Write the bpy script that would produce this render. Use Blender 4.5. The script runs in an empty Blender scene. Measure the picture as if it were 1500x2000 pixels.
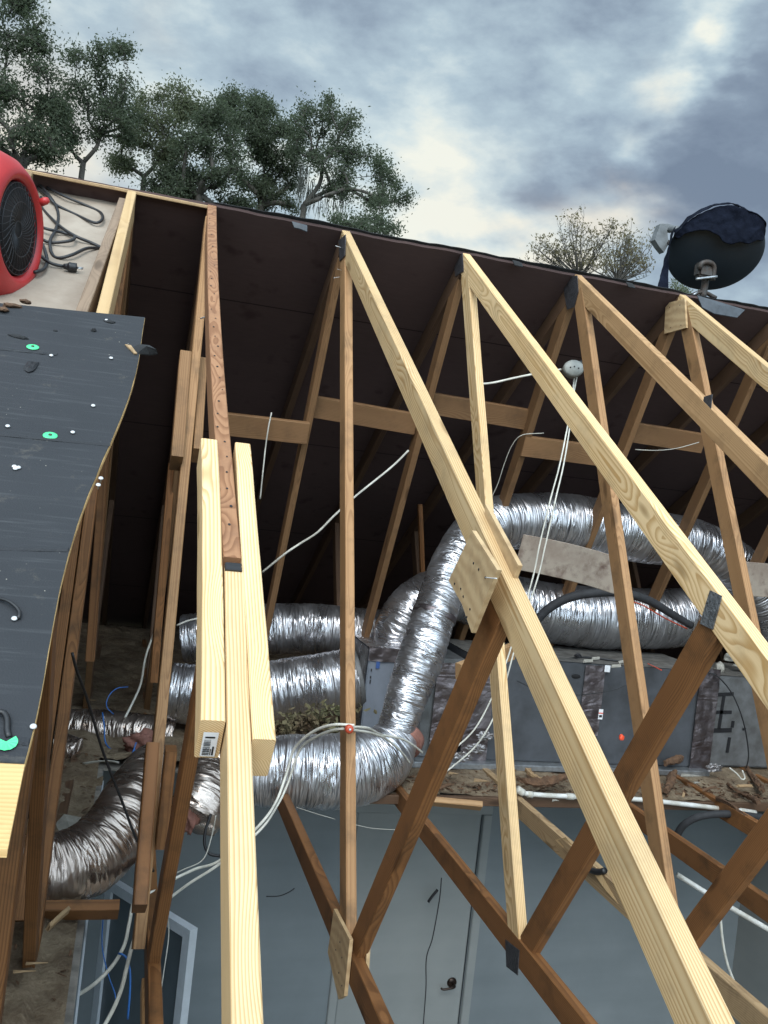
import bpy, bmesh, math, random
import numpy as np
from mathutils import Vector, Matrix, noise as mn
rnd = random.Random(7)
scn = bpy.context.scene
COL = scn.collection

# ------------------------------------------------------------------ camera
CP = np.array([-0.8252, -4.2674, 1.5043]); YAW, PIT, ROL, FPX = 0.2667, -0.0177, 0.1122, 1775.1
H, S = 2.7352, 4.5049                       # ridge height over the bottom chords, run of the slope
def cam_axes():
    cy, sy, cp, sp = math.cos(YAW), math.sin(YAW), math.cos(PIT), math.sin(PIT)
    f = np.array([sy*cp, cy*cp, sp]); r = np.array([cy, -sy, 0.0]); u = np.cross(r, f)
    cr, sr = math.cos(ROL), math.sin(ROL)
    return cr*r+sr*u, -sr*r+cr*u, f
CR, CU, CF = cam_axes()
cam = bpy.data.cameras.new('camera'); cam_o = bpy.data.objects.new('camera', cam); COL.objects.link(cam_o)
cam.sensor_fit = 'VERTICAL'; cam.sensor_height = 36; cam.lens = FPX/2000*36
cam.clip_start = 0.02; cam.clip_end = 2000
M = Matrix.Identity(4)
for i in range(3): M[i][0], M[i][1], M[i][2], M[i][3] = CR[i], CU[i], -CF[i], CP[i]
cam_o.matrix_world = M; scn.camera = cam_o
scn.render.resolution_x, scn.render.resolution_y = 768, 1024

def ray(x, y):
    d = CF*FPX+(x-750)*CR-(y-1000)*CU
    return d/np.linalg.norm(d)
def _hit(x, y, n, c):
    d = ray(x, y); n = np.array(n, float); return Vector(CP+d*((c-n@CP)/(n@d)))
def aX(x, y, v): return _hit(x, y, (1, 0, 0), v)
def aY(x, y, v): return _hit(x, y, (0, 1, 0), v)
def aZ(x, y, v): return _hit(x, y, (0, 0, 1), v)
def aN(x, y, o=0.0): return _hit(x, y, (0, -H/S, 1), H+o)      # near roof slope
def nz(y): return H*(1+y/S)
def fz(y): return H*(1-y/S)

# ------------------------------------------------------------------ sky, sun, exposure
SUN_EL, SUN_ROT = math.radians(42), math.radians(200)
def build_world():
    w = bpy.data.worlds.new('World'); scn.world = w; w.use_nodes = True
    nt = w.node_tree; N = nt.nodes; L = nt.links; N.clear()
    def nd(t, **k):
        n = N.new(t)
        for a, b in k.items(): setattr(n, a, b)
        return n
    def mth(op, a, b=None, c=None):
        n = nd('ShaderNodeMath', operation=op)
        for i, v in enumerate((a, b, c)):
            if v is None: continue
            if isinstance(v, (int, float)): n.inputs[i].default_value = v
            else: L.new(v, n.inputs[i])
        return n.outputs[0]
    tc = nd('ShaderNodeTexCoord'); nrm = nd('ShaderNodeVectorMath', operation='NORMALIZE'); L.new(tc.outputs['Generated'], nrm.inputs[0])
    D = nrm.outputs[0]
    sky = nd('ShaderNodeTexSky', sky_type='NISHITA'); sky.sun_disc = False
    sky.sun_elevation = SUN_EL; sky.sun_rotation = SUN_ROT; sky.air_density = 1.0; sky.dust_density = 2.0
    skm = nd('ShaderNodeVectorMath', operation='SCALE'); L.new(sky.outputs[0], skm.inputs[0]); skm.inputs['Scale'].default_value = 0.10
    # cloud field: fractal noise on the direction, squeezed towards the horizon
    mp = nd('ShaderNodeMapping'); L.new(D, mp.inputs[0]); mp.inputs['Scale'].default_value = (1.0, 1.0, 1.9); mp.inputs['Rotation'].default_value = (0, 0.25, 0.0)
    def nz_(scale, det, rough, dist=0.0, loc=(0, 0, 0)):
        n = nd('ShaderNodeTexNoise'); m = nd('ShaderNodeMapping'); m.inputs['Location'].default_value = loc
        L.new(mp.outputs[0], m.inputs[0]); L.new(m.outputs[0], n.inputs['Vector'])
        n.inputs['Scale'].default_value = scale; n.inputs['Detail'].default_value = det; n.inputs['Roughness'].default_value = rough
        n.inputs['Distortion'].default_value = dist
        return n.outputs['Fac']
    big = nz_(3.2, 3, 0.5, 0.2, (2.1, 0.4, 0)); mid = nz_(9.0, 8, 0.56, 0.15, (5, 2, 1)); fine = nz_(26.0, 8, 0.6, 0.1)
    f = mth('ADD', mth('MULTIPLY', mth('SUBTRACT', big, 0.5), 0.55), mth('MULTIPLY', mth('SUBTRACT', mid, 0.5), 1.05))
    f = mth('ADD', f, mth('MULTIPLY', mth('SUBTRACT', fine, 0.5), 0.35))
    f = mth('ADD', f, 0.53)
    # wobble the big cloud banks' outlines
    wob = nd('ShaderNodeTexNoise'); L.new(mp.outputs[0], wob.inputs['Vector']); wob.inputs['Scale'].default_value = 8; wob.inputs['Detail'].default_value = 5
    wv = nd('ShaderNodeVectorMath', operation='SUBTRACT'); L.new(wob.outputs['Color'], wv.inputs[0]); wv.inputs[1].default_value = (.5, .5, .5)
    ws = nd('ShaderNodeVectorMath', operation='SCALE'); L.new(wv.outputs[0], ws.inputs[0]); ws.inputs['Scale'].default_value = 0.17
    wd = nd('ShaderNodeVectorMath', operation='ADD'); L.new(D, wd.inputs[0]); L.new(ws.outputs[0], wd.inputs[1])
    def blob(px, py, r, amp, src=None):
        dv = ray(px, py); n = nd('ShaderNodeVectorMath', operation='DISTANCE'); L.new(src or wd.outputs[0], n.inputs[0]); n.inputs[1].default_value = tuple(dv)
        q = mth('DIVIDE', n.outputs['Value'], r/FPX); q = mth('MULTIPLY', q, q)
        return mth('MULTIPLY', mth('EXPONENT', mth('MULTIPLY', q, -1.0)), amp)
    for (px, py, r, a) in SKY_BLOBS: f = mth('ADD', f, blob(px, py, r, a))
    cr = nd('ShaderNodeValToRGB'); L.new(f, cr.inputs[0]); e = cr.color_ramp.elements
    stops = [(0.0, (0.195, 0.252, 0.340)), (0.26, (0.270, 0.345, 0.440)), (0.42, (0.365, 0.465, 0.560)), (0.60, (0.480, 0.605, 0.685)), (0.80, (0.69, 0.80, 0.82)), (1.0, (0.95, 0.97, 0.87))]
    e[0].position = 0; e[0].color = (*stops[0][1], 1); e[1].position = 1; e[1].color = (*stops[-1][1], 1)
    for p, c in stops[1:-1]:
        q = e.new(p); q.color = (*c, 1)
    # faint warm breaks where the low light comes through
    wm = nd('ShaderNodeMix', data_type='RGBA'); L.new(cr.outputs[0], wm.inputs[6]); wm.inputs[7].default_value = (0.95, 0.80, 0.62, 1)
    wf = 0.0
    for (px, py, r, a) in ((920, 450, 130, .12), (1305, 165, 40, .22), (1180, 440, 70, .55), (60, 290, 140, .5), (1240, 350, 35, .25), (1050, 505, 60, .3), (330, 60, 40, .12)):
        b = blob(px, py, r, a); wf = b if isinstance(wf, float) else mth('ADD', wf, b)
    L.new(wf, wm.inputs[0])
    # clouds over the clear sky
    mx = nd('ShaderNodeMix', data_type='RGBA'); mx.inputs[0].default_value = 0.93; L.new(skm.outputs[0], mx.inputs[6]); L.new(wm.outputs[2], mx.inputs[7])
    # overcast brightened behind the viewer, out of view, to light the timber
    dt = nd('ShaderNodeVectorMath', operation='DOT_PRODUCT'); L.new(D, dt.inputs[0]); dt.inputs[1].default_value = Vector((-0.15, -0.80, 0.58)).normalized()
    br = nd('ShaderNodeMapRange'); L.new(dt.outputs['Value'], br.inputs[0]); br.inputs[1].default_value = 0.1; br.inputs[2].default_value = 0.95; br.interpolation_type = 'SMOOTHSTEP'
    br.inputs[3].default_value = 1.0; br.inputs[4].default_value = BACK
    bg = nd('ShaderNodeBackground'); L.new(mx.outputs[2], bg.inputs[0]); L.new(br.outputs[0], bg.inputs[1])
    out = nd('ShaderNodeOutputWorld'); L.new(bg.outputs[0], out.inputs[0])
SKY_BLOBS = [(930, 440, 110, .38), (830, 455, 80, .30), (1020, 485, 80, .38), (830, 310, 90, .13), (740, 400, 120, .12), (1110, 515, 80, .35), (1190, 430, 45, .42), (1235, 360, 40, .22),
             (1330, 150, 50, .36), (1375, 60, 50, .42), (1340, 0, 60, .25), (1290, 240, 45, .22), (1060, 170, 150, .14), (960, 240, 150, .10), (860, 200, 120, .05),
             (1470, 330, 150, -.42), (1350, 360, 100, -.28), (1490, 120, 100, -.25), (1440, 480, 120, -.10), (1080, 360, 70, -.36), (1000, 395, 60, -.30), (1200, 300, 80, -.22), (900, 10, 200, -.14),
             (1180, 50, 110, -.2), (1100, 440, 50, -.16), (850, 405, 50, -.14), (660, 40, 130, -.06), (60, 300, 200, .2), (480, 200, 260, .10), (760, 250, 160, .10)]
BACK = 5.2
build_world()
sun = bpy.data.lights.new('sun', 'SUN'); sun.energy = 1.8; sun.angle = math.radians(25); sun.color = (1.0, 0.95, 0.88)
sun_o = bpy.data.objects.new('sun', sun); COL.objects.link(sun_o)
# sky texture rotation is clockwise from +Y
sd = Vector((math.sin(SUN_ROT)*math.cos(SUN_EL), math.cos(SUN_ROT)*math.cos(SUN_EL), math.sin(SUN_EL)))
sun_o.rotation_euler = sd.to_track_quat('Z', 'Y').to_euler()
scn.view_settings.view_transform = 'Standard'; scn.view_settings.look = 'None'; scn.view_settings.exposure = 0.0; scn.view_settings.gamma = 1

# ------------------------------------------------------------------ materials
def mat_base(name):
    m = bpy.data.materials.new(name); m.use_nodes = True; nt = m.node_tree; nt.nodes.clear()
    out = nt.nodes.new('ShaderNodeOutputMaterial'); b = nt.nodes.new('ShaderNodeBsdfPrincipled'); nt.links.new(b.outputs[0], out.inputs[0])
    return m, nt, b
class NT:
    def __init__(s, nt): s.nt = nt
    def n(s, t, ins={}, **k):
        o = s.nt.nodes.new(t)
        for a, b in k.items(): setattr(o, a, b)
        for a, b in ins.items():
            if hasattr(b, 'is_linked') or isinstance(b, bpy.types.NodeSocket): s.nt.links.new(b, o.inputs[a])
            else: o.inputs[a].default_value = b
        return o
    def m(s, op, a, b=0.0, c=0.0): return s.n('ShaderNodeMath', {0: a, 1: b, 2: c}, operation=op).outputs[0]
    def coord(s, kind='Object', scale=(1, 1, 1), loc=None):
        tc = s.n('ShaderNodeTexCoord').outputs[kind]; mp = s.n('ShaderNodeMapping', {0: tc, 'Scale': scale})
        if loc is not None: s.nt.links.new(loc, mp.inputs['Location'])
        return mp.outputs[0]
    def noise(s, v, scale, det=4, rough=.5, dist=0): return s.n('ShaderNodeTexNoise', {'Vector': v, 'Scale': scale, 'Detail': det, 'Roughness': rough, 'Distortion': dist})
    def ramp(s, f, stops):
        r = s.n('ShaderNodeValToRGB', {0: f}); e = r.color_ramp.elements
        e[0].position = stops[0][0]; e[0].color = (*stops[0][1], 1); e[1].position = stops[-1][0]; e[1].color = (*stops[-1][1], 1)
        for p, c in stops[1:-1]: q = e.new(p); q.color = (*c, 1)
        return r.outputs[0]
    def mix(s, f, a, b, bt='MIX'):
        def c(v): return (*v, 1) if isinstance(v, tuple) and len(v) == 3 else v
        return s.n('ShaderNodeMix', {0: f, 6: c(a), 7: c(b)}, data_type='RGBA', blend_type=bt).outputs[2]
    def bump(s, h, strength=.3, dist=.01, nrm=None):
        d = {'Height': h, 'Strength': strength, 'Distance': dist}
        if nrm is not None: d['Normal'] = nrm
        return s.n('ShaderNodeBump', d).outputs[0]
def wood(name, light, dark, ring=1.0, contrast=1.0, knots=True, dirt=0.0, dirtcol=(.08, .05, .03), rough=.62, stretch=.22, warp_=.022, pith=.03, pithy=0.0):
    m, nt, b = mat_base(name); s = NT(nt)
    oi = s.n('ShaderNodeObjectInfo').outputs['Random']
    loc = s.n('ShaderNodeCombineXYZ', {0: s.m('MULTIPLY', oi, 37.0), 1: s.m('MULTIPLY', s.m('SUBTRACT', s.m('FRACT', s.m('MULTIPLY', oi, 7.7)), .5-pithy/.07), .07), 2: s.m('ADD', s.m('MULTIPLY', s.m('FRACT', s.m('MULTIPLY', oi, 13.3)), .06), pith)}).outputs[0]
    v = s.coord('Object', (1, 1, 1), loc)
    warp = s.noise(s.n('ShaderNodeVectorMath', {0: v, 1: (stretch*3.2, 9, 9)}, operation='MULTIPLY').outputs[0], 1.0, 2, .45)
    wv = s.n('ShaderNodeVectorMath', {0: warp.outputs['Color'], 1: (.5, .5, .5)}, operation='SUBTRACT').outputs[0]
    wv = s.n('ShaderNodeVectorMath', {0: wv, 'Scale': warp_}, operation='SCALE').outputs[0]
    v2 = s.n('ShaderNodeVectorMath', {0: v, 1: wv}, operation='ADD').outputs[0]
    sep = s.n('ShaderNodeSeparateXYZ', {0: v2})
    # knots bend the rings round them
    kv = s.n('ShaderNodeVectorMath', {0: v, 1: (2.6, 9, 9)}, operation='MULTIPLY').outputs[0]
    vo = s.n('ShaderNodeTexVoronoi', {'Vector': kv, 'Scale': 1.0}, voronoi_dimensions='3D'); kd = vo.outputs['Distance']
    kw = s.m('MULTIPLY', s.n('ShaderNodeMapRange', {0: kd, 1: 0.0, 2: .5, 3: 1.0, 4: 0.0}, interpolation_type='SMOOTHSTEP').outputs[0], .022 if knots else 0.0)
    yy = s.m('MULTIPLY', sep.outputs[1], sep.outputs[1]); zz = s.m('MULTIPLY', sep.outputs[2], sep.outputs[2])
    r = s.m('ADD', s.m('SQRT', s.m('ADD', yy, zz)), kw)
    ph = s.m('MULTIPLY', r, 150*ring)
    fr = s.m('FRACT', ph)
    band = s.n('ShaderNodeMapRange', {0: fr, 1: .25, 2: .92, 3: 0.0, 4: 1.0}, interpolation_type='SMOOTHSTEP').outputs[0]
    edge = s.n('ShaderNodeMapRange', {0: fr, 1: .93, 2: 1.0, 3: 1.0, 4: 0.0}).outputs[0]
    band = s.m('MULTIPLY', band, edge)
    fib = s.noise(s.n('ShaderNodeVectorMath', {0: v, 1: (6, 420, 420)}, operation='MULTIPLY').outputs[0], 1, 3, .6).outputs['Fac']
    tone = s.noise(s.n('ShaderNodeVectorMath', {0: v, 1: (1.7, 14, 14)}, operation='MULTIPLY').outputs[0], 1, 3, .5).outputs['Fac']
    f = s.m('ADD', s.m('MULTIPLY', band, .62*contrast), s.m('MULTIPLY', s.m('SUBTRACT', fib, .5), .45))
    f = s.m('ADD', f, s.m('MULTIPLY', s.m('SUBTRACT', tone, .45), .9))
    n_ = s.n('ShaderNodeClamp', {0: f}).outputs[0]
    col = s.mix(n_, light, dark)
    if knots:
        kc = s.n('ShaderNodeMapRange', {0: kd, 1: .09, 2: .17, 3: 1.0, 4: 0.0}).outputs[0]
        kr = s.m('LESS_THAN', s.n('ShaderNodeSeparateColor', {0: vo.outputs['Color']}).outputs[0], .7)
        col = s.mix(s.m('MULTIPLY', s.m('MULTIPLY', kc, kr), .75), col, tuple(c*.55 for c in dark))
    if dirt > 0:
        dn = s.noise(s.coord('Object', (1, 1, 1), loc), 7, 8, .65).outputs['Fac']
        dm = s.n('ShaderNodeMapRange', {0: dn, 1: .50, 2: .72, 3: 0.0, 4: dirt}).outputs[0]
        col = s.mix(dm, col, dirtcol)
    var = s.n('ShaderNodeHueSaturation', {'Value': s.m('ADD', s.m('MULTIPLY', s.m('FRACT', s.m('MULTIPLY', oi, 5.3)), .30), .82), 'Color': col}).outputs[0]
    nt.links.new(var, b.inputs['Base Color']); b.inputs['Roughness'].default_value = rough; b.inputs['Specular IOR Level'].default_value = .3
    h = s.m('ADD', s.m('MULTIPLY', fib, .6), s.m('MULTIPLY', band, .3))
    nt.links.new(s.bump(h, .35, .0012), b.inputs['Normal'])
    return m
W = {}
W['new'] = wood('new_pine', (.70, .50, .275), (.45, .26, .10), 1.15, 1.35, True, .45, (.32, .23, .13), warp_=.032, pith=-.03, pithy=.078)
W['new2'] = wood('new_pine_tight_grain', (.76, .555, .315), (.50, .295, .12), 1.6, 1.35, True, .22, (.36, .26, .14), warp_=.012, pith=.05, pithy=.10)
W['tan'] = wood('aged_pine', (.35, .195, .09), (.20, .10, .04), 1.0, 1.0, True, .65, (.10, .06, .03))
W['brown'] = wood('old_brown_pine', (.225, .100, .036), (.105, .043, .014), 1.1, 1.1, True, .7, (.05, .028, .013))
W['red'] = wood('reddish_old_pine', (.36, .185, .095), (.20, .088, .040), 1.6, 1.2, True, .45, (.12, .06, .04), stretch=.8, warp_=.05)
W['orange'] = wood('orange_aged_pine', (.44, .265, .13), (.26, .14, .058), 1.1, 1.0, True, .55, (.17, .10, .05))
W['bayraf'] = wood('pale_yellow_aged_pine', (.50, .345, .18), (.38, .24, .11), 1.1, .7, True, .35, (.22, .14, .08), warp_=.012, pith=.1)
W['dusk'] = wood('dimmed_brown_pine', (.22, .122, .058), (.125, .062, .026), 1.0, .9, True, .4, (.05, .03, .018))  # aged pine darkened in colour for the dim far webs and braces
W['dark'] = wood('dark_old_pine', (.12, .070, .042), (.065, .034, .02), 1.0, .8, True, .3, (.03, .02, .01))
W['ledger'] = wood('dusty_ledger_pine', (.27, .19, .13), (.17, .115, .075), 1.0, .7, True, .6, (.12, .08, .055))
W['edge'] = wood('weathered_edge_pine', (.42, .29, .16), (.26, .16, .08), 1.0, 1.0, True, .7, (.13, .085, .05))

def ply(name, c1, c2, dirt=.2, dirtcol=(.1, .06, .03), osb=False):
    m, nt, b = mat_base(name); s = NT(nt); v = s.coord('Object')
    if osb:
        vo = s.n('ShaderNodeTexVoronoi', {'Vector': s.n('ShaderNodeVectorMath', {0: v, 1: (1, 2.6, 1)}, operation='MULTIPLY').outputs[0], 'Scale': 60.0}); f = s.n('ShaderNodeSeparateColor', {0: vo.outputs['Color']}).outputs[0]
    else:
        w = s.n('ShaderNodeTexWave', {'Vector': v, 'Scale': 9.0, 'Distortion': 9.0, 'Detail': 3.0, 'Detail Scale': .6}, bands_direction='Y'); f = s.m('MULTIPLY', w.outputs['Fac'], .8)
    f2 = s.noise(v, 60, 4, .6).outputs['Fac']
    col = s.mix(s.m('ADD', s.m('MULTIPLY', f, .7), s.m('MULTIPLY', s.m('SUBTRACT', f2, .5), .6)), c1, c2)
    dn = s.noise(v, 9, 8, .7).outputs['Fac']
    col = s.mix(s.n('ShaderNodeMapRange', {0: dn, 1: .5, 2: .75, 3: 0, 4: dirt}).outputs[0], col, dirtcol)
    nt.links.new(col, b.inputs['Base Color']); b.inputs['Roughness'].default_value = .75
    nt.links.new(s.bump(s.m('ADD', f, f2), .25, .001), b.inputs['Normal'])
    return m
W['ply'] = ply('plywood', (.50, .35, .19), (.34, .21, .10), .5)
W['plyw'] = ply('weathered_plywood', (.30, .25, .20), (.18, .13, .10), 1.0, (.07, .03, .02))
W['osb'] = wood('board_veneer', (.56, .37, .165), (.40, .24, .09), .9, .8, True, .6, (.14, .08, .04), pith=.3)

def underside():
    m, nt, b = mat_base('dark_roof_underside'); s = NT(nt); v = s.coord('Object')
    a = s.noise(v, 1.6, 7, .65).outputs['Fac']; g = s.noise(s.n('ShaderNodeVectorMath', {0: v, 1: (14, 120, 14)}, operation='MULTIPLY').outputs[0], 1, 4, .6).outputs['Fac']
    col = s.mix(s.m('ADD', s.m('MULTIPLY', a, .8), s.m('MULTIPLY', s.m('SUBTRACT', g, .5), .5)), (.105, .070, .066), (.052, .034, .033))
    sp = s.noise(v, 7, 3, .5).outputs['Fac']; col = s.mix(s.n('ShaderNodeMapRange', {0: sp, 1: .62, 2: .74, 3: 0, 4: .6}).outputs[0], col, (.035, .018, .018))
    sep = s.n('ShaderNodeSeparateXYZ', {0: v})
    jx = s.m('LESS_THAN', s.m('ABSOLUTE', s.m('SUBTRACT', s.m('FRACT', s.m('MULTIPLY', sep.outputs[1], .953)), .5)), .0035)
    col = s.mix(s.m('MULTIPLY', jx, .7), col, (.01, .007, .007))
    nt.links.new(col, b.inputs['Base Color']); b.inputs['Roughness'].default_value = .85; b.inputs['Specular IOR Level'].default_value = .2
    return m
W['under'] = underside()

def simple(name, col, rough=.5, metal=0.0, var=0.0, scale=20, bump=0.0, spec=.5, col2=None, bscale=None):
    m, nt, b = mat_base(name); s = NT(nt)
    b.inputs['Roughness'].default_value = rough; b.inputs['Metallic'].default_value = metal; b.inputs['Specular IOR Level'].default_value = spec
    v = s.coord('Object'); f = s.noise(v, scale, 6, .6).outputs['Fac']
    c2 = col2 or tuple(c*(1-var) for c in col)
    fr = s.n('ShaderNodeMapRange', {0: f, 1: .35, 2: .65, 3: 0, 4: 1}).outputs[0]
    nt.links.new(s.mix(fr, col, c2), b.inputs['Base Color'])
    if bump: nt.links.new(s.bump(s.noise(v, bscale or scale*2, 6, .6).outputs['Fac'], bump, .01), b.inputs['Normal'])
    return m
W['deck'] = simple('grey_brown_deck_board', (.33, .275, .22), .8, scale=7, col2=(.25, .20, .155), bump=.15, bscale=40)
W['cable'] = simple('white_cable_sheath', (.72, .70, .62), .45, var=.35, scale=12)
W['greycable'] = simple('thin_grey_cable', (.5, .48, .42), .5, var=.3)
W['black'] = simple('black_rubber', (.016, .016, .018), .45, var=.4)
W['foam'] = simple('black_pipe_foam', (.03, .031, .035), .75, var=.4, bump=.3)
W['blue'] = simple('blue_wire', (.03, .16, .50), .4, var=.3)
W['pvc'] = simple('white_pvc', (.70, .71, .70), .4, var=.3, scale=9, col2=(.42, .40, .34))
W['redp'] = simple('red_plastic', (.47, .028, .03), .38, var=.25, scale=5, bump=.03)
W['redc'] = simple('red_clamp_plastic', (.5, .07, .03), .4, var=.2)
W['grille'] = simple('black_wire_grille', (.05, .052, .058), .3, metal=.5, var=.3)
W['void'] = simple('black_recess_shade', (.008, .008, .009), .9)  # near-black standing in for shade inside recesses
W['galv'] = simple('galvanised_steel', (.45, .47, .49), .42, .85, var=.35, scale=30)
W['plate'] = simple('nail_plate_steel', (.24, .25, .26), .5, .7, var=.5, scale=60, bump=.8, bscale=120)
W['platedark'] = simple('dark_nail_plate', (.085, .082, .088), .5, .5, var=.4, scale=40, bump=.5, bscale=90)
W['nail'] = simple('white_nail_head', (.62, .62, .62), .35, .2)
W['green'] = simple('green_plastic_cap', (.08, .68, .27), .45, var=.15)
W['scrap'] = simple('tar_scrap', (.018, .019, .021), .85, var=.5, bump=.5)
W['dish'] = simple('dark_dish_metal', (.024, .033, .042), .5, .1, var=.3, scale=4)
W['cloth'] = simple('dark_navy_cloth', (.010, .013, .024), .95, spec=.08, var=.4, scale=20, bump=.4, bscale=60)
W['lnb'] = simple('grey_weathered_plastic', (.17, .18, .185), .55, var=.45, scale=14)
W['bracket'] = simple('rusty_bracket_steel', (.07, .068, .066), .6, .5, scale=30, col2=(.06, .04, .03))
W['pink'] = simple('pink_duct_liner', (.28, .125, .095), .8, var=.4, bump=.6)
W['box'] = simple('blue_grey_box_face', (.20, .23, .28), .55, var=.2, scale=8)
W['cab'] = simple('dusty_grey_cabinet', (.068, .074, .084), .6, .1, scale=5, col2=(.036, .038, .042), bump=.08)
W['plen'] = simple('dark_plenum_board', (.15, .155, .16), .5, .2, scale=11, col2=(.09, .09, .088), bump=.25, bscale=14)
W['ink'] = simple('black_marker', (.008, .008, .01), .6)
W['paper'] = simple('white_paper_label', (.75, .76, .78), .5, var=.08)
W['bark'] = simple('grey_bark', (.075, .068, .058), .9, var=.45, scale=8, bump=.6)
W['moss'] = simple('spanish_moss', (.05, .056, .046), .95, var=.35)
W['glass'] = simple('dark_door_glass', (.10, .125, .14), .35, spec=.5, var=.3, scale=3)
W['frame'] = simple('white_door_paint', (.50, .54, .58), .45, var=.1)
W['knob'] = simple('oil_rubbed_bronze', (.045, .032, .026), .28, .8, var=.3)
W['box_j'] = simple('white_junction_box', (.33, .33, .30), .5, var=.3)
W['stick'] = simple('rotten_brown_wood', (.14, .075, .04), .9, var=.55, bump=.8)
W['chip'] = simple('splintered_wood_chip', (.42, .28, .15), .8, var=.4)
W['straw'] = simple('pale_debris', (.40, .38, .33), .7, var=.4)
W['leafd'] = simple('dry_leaf', (.15, .15, .075), .8, var=.5, scale=4, col2=(.09, .055, .03))
W['ruby'] = simple('orange_red_plastic', (.75, .08, .03), .4)
W['trim'] = simple('drywall_edge', (.30, .27, .235), .9, var=.5, scale=15, bump=.3)

def paint(name, c, c2, streak=True):
    m, nt, b = mat_base(name); s = NT(nt); v = s.coord('Object')
    a = s.noise(v, 1.3, 5, .6).outputs['Fac']
    st = s.noise(s.n('ShaderNodeVectorMath', {0: v, 1: (1.2, 1.2, 9)}, operation='MULTIPLY').outputs[0], 1.0, 4, .5).outputs['Fac']
    f = s.m('ADD', s.m('MULTIPLY', a, .8), s.m('MULTIPLY', st, .3))
    nt.links.new(s.mix(s.n('ShaderNodeMapRange', {0: f, 1: .35, 2: .75}).outputs[0], c, c2), b.inputs['Base Color'])
    b.inputs['Roughness'].default_value = .55
    nt.links.new(s.bump(s.noise(v, 140, 3, .6).outputs['Fac'], .12, .002), b.inputs['Normal'])
    return m
W['wall'] = paint('blue_grey_wall_paint', (.180, .208, .222), (.125, .150, .163))
W['door'] = paint('pale_grey_door_paint', (.245, .262, .258), (.19, .208, .208))

def foil(name, base=(.64, .64, .67), dark=(.30, .28, .27), circ=34, rough=.27, b1=.8):
    """crinkled reflective wrap: UV.x runs along the duct in metres, UV.y round it"""
    m, nt, b = mat_base(name); s = NT(nt); uv = s.n('ShaderNodeTexCoord').outputs['UV']
    def nn(sx, sy, det, r, d=0.0):
        return s.noise(s.n('ShaderNodeVectorMath', {0: uv, 1: (sx, sy, 1)}, operation='MULTIPLY').outputs[0], 1.0, det, r, d).outputs['Fac']
    n1 = nn(circ*.55, 1.8, 2.5, .55, 1.2); n2 = nn(circ*2.2, 6, 2, .5, .4); n3 = nn(9, 4, 2, .5)
    rg = s.m('SUBTRACT', 1.0, s.m('ABSOLUTE', s.m('MULTIPLY', s.m('SUBTRACT', n1, .5), 4.0)))   # sharp folds
    rg2 = s.m('SUBTRACT', 1.0, s.m('ABSOLUTE', s.m('MULTIPLY', s.m('SUBTRACT', n2, .5), 4.0)))
    h = s.m('ADD', s.m('MULTIPLY', rg, s.m('ADD', .25, s.m('MULTIPLY', nn(6, 5, 2, .5), 1.2))), s.m('MULTIPLY', rg2, .22)); h = s.m('ADD', h, s.m('MULTIPLY', n3, 1.7))
    nt.links.new(s.bump(h, b1, .016), b.inputs['Normal'])
    b.inputs['Metallic'].default_value = .93
    nt.links.new(s.n('ShaderNodeMapRange', {0: n3, 1: .35, 2: .7, 3: rough-.06, 4: rough+.16}).outputs[0], b.inputs['Roughness'])
    nt.links.new(s.mix(s.n('ShaderNodeMapRange', {0: nn(5, 3, 5, .6), 1: .45, 2: .75, 3: 0, 4: .7}).outputs[0], base, dark), b.inputs['Base Color'])
    return m
W['foil'] = foil('silver_foil_wrap')
W['foilbrown'] = foil('foil_wrap_brown_reflection', (.52, .44, .39), (.22, .16, .13), 18, .24)  # reflection of brown surroundings painted into the foil colour
W['tape'] = foil('foil_tape', (.19, .165, .17), (.11, .075, .08), 7, .40, .35)

def felt():
    m, nt, b = mat_base('black_roofing_felt'); s = NT(nt); v = s.coord('Object')
    g = s.noise(v, 260, 3, .6).outputs['Fac']; a = s.noise(v, 3, 5, .6).outputs['Fac']
    sc = s.noise(s.n('ShaderNodeVectorMath', {0: v, 1: (3, 60, 3)}, operation='MULTIPLY').outputs[0], 1, 5, .7).outputs['Fac']
    col = s.mix(a, (.019, .021, .024), (.032, .034, .039))
    col = s.mix(s.n('ShaderNodeMapRange', {0: sc, 1: .54, 2: .75, 3: 0, 4: .35}).outputs[0], col, (.10, .105, .11))
    vo = s.n('ShaderNodeTexVoronoi', {'Vector': v, 'Scale': 48.0}).outputs['Distance']
    clump = s.noise(v, 5, 4, .7).outputs['Fac']
    sp = s.m('MULTIPLY', s.n('ShaderNodeMapRange', {0: vo, 1: .035, 2: .08, 3: 1, 4: 0}).outputs[0], s.n('ShaderNodeMapRange', {0: clump, 1: .52, 2: .62}).outputs[0])
    col = s.mix(sp, col, (.5, .46, .38))
    du = s.noise(v, 11, 8, .75).outputs['Fac']
    col = s.mix(s.n('ShaderNodeMapRange', {0: du, 1: .6, 2: .8, 3: 0, 4: .35}).outputs[0], col, (.22, .19, .14))
    nt.links.new(col, b.inputs['Base Color']); b.inputs['Roughness'].default_value = .78; b.inputs['Specular IOR Level'].default_value = .35
    nt.links.new(s.bump(s.m('ADD', g, s.m('MULTIPLY', s.noise(s.n('ShaderNodeVectorMath', {0: v, 1: (.6, 5, 1)}, operation='MULTIPLY').outputs[0], 1, 2).outputs['Fac'], 6.0)), .4, .003), b.inputs['Normal'])
    return m
W['felt'] = felt()
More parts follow.
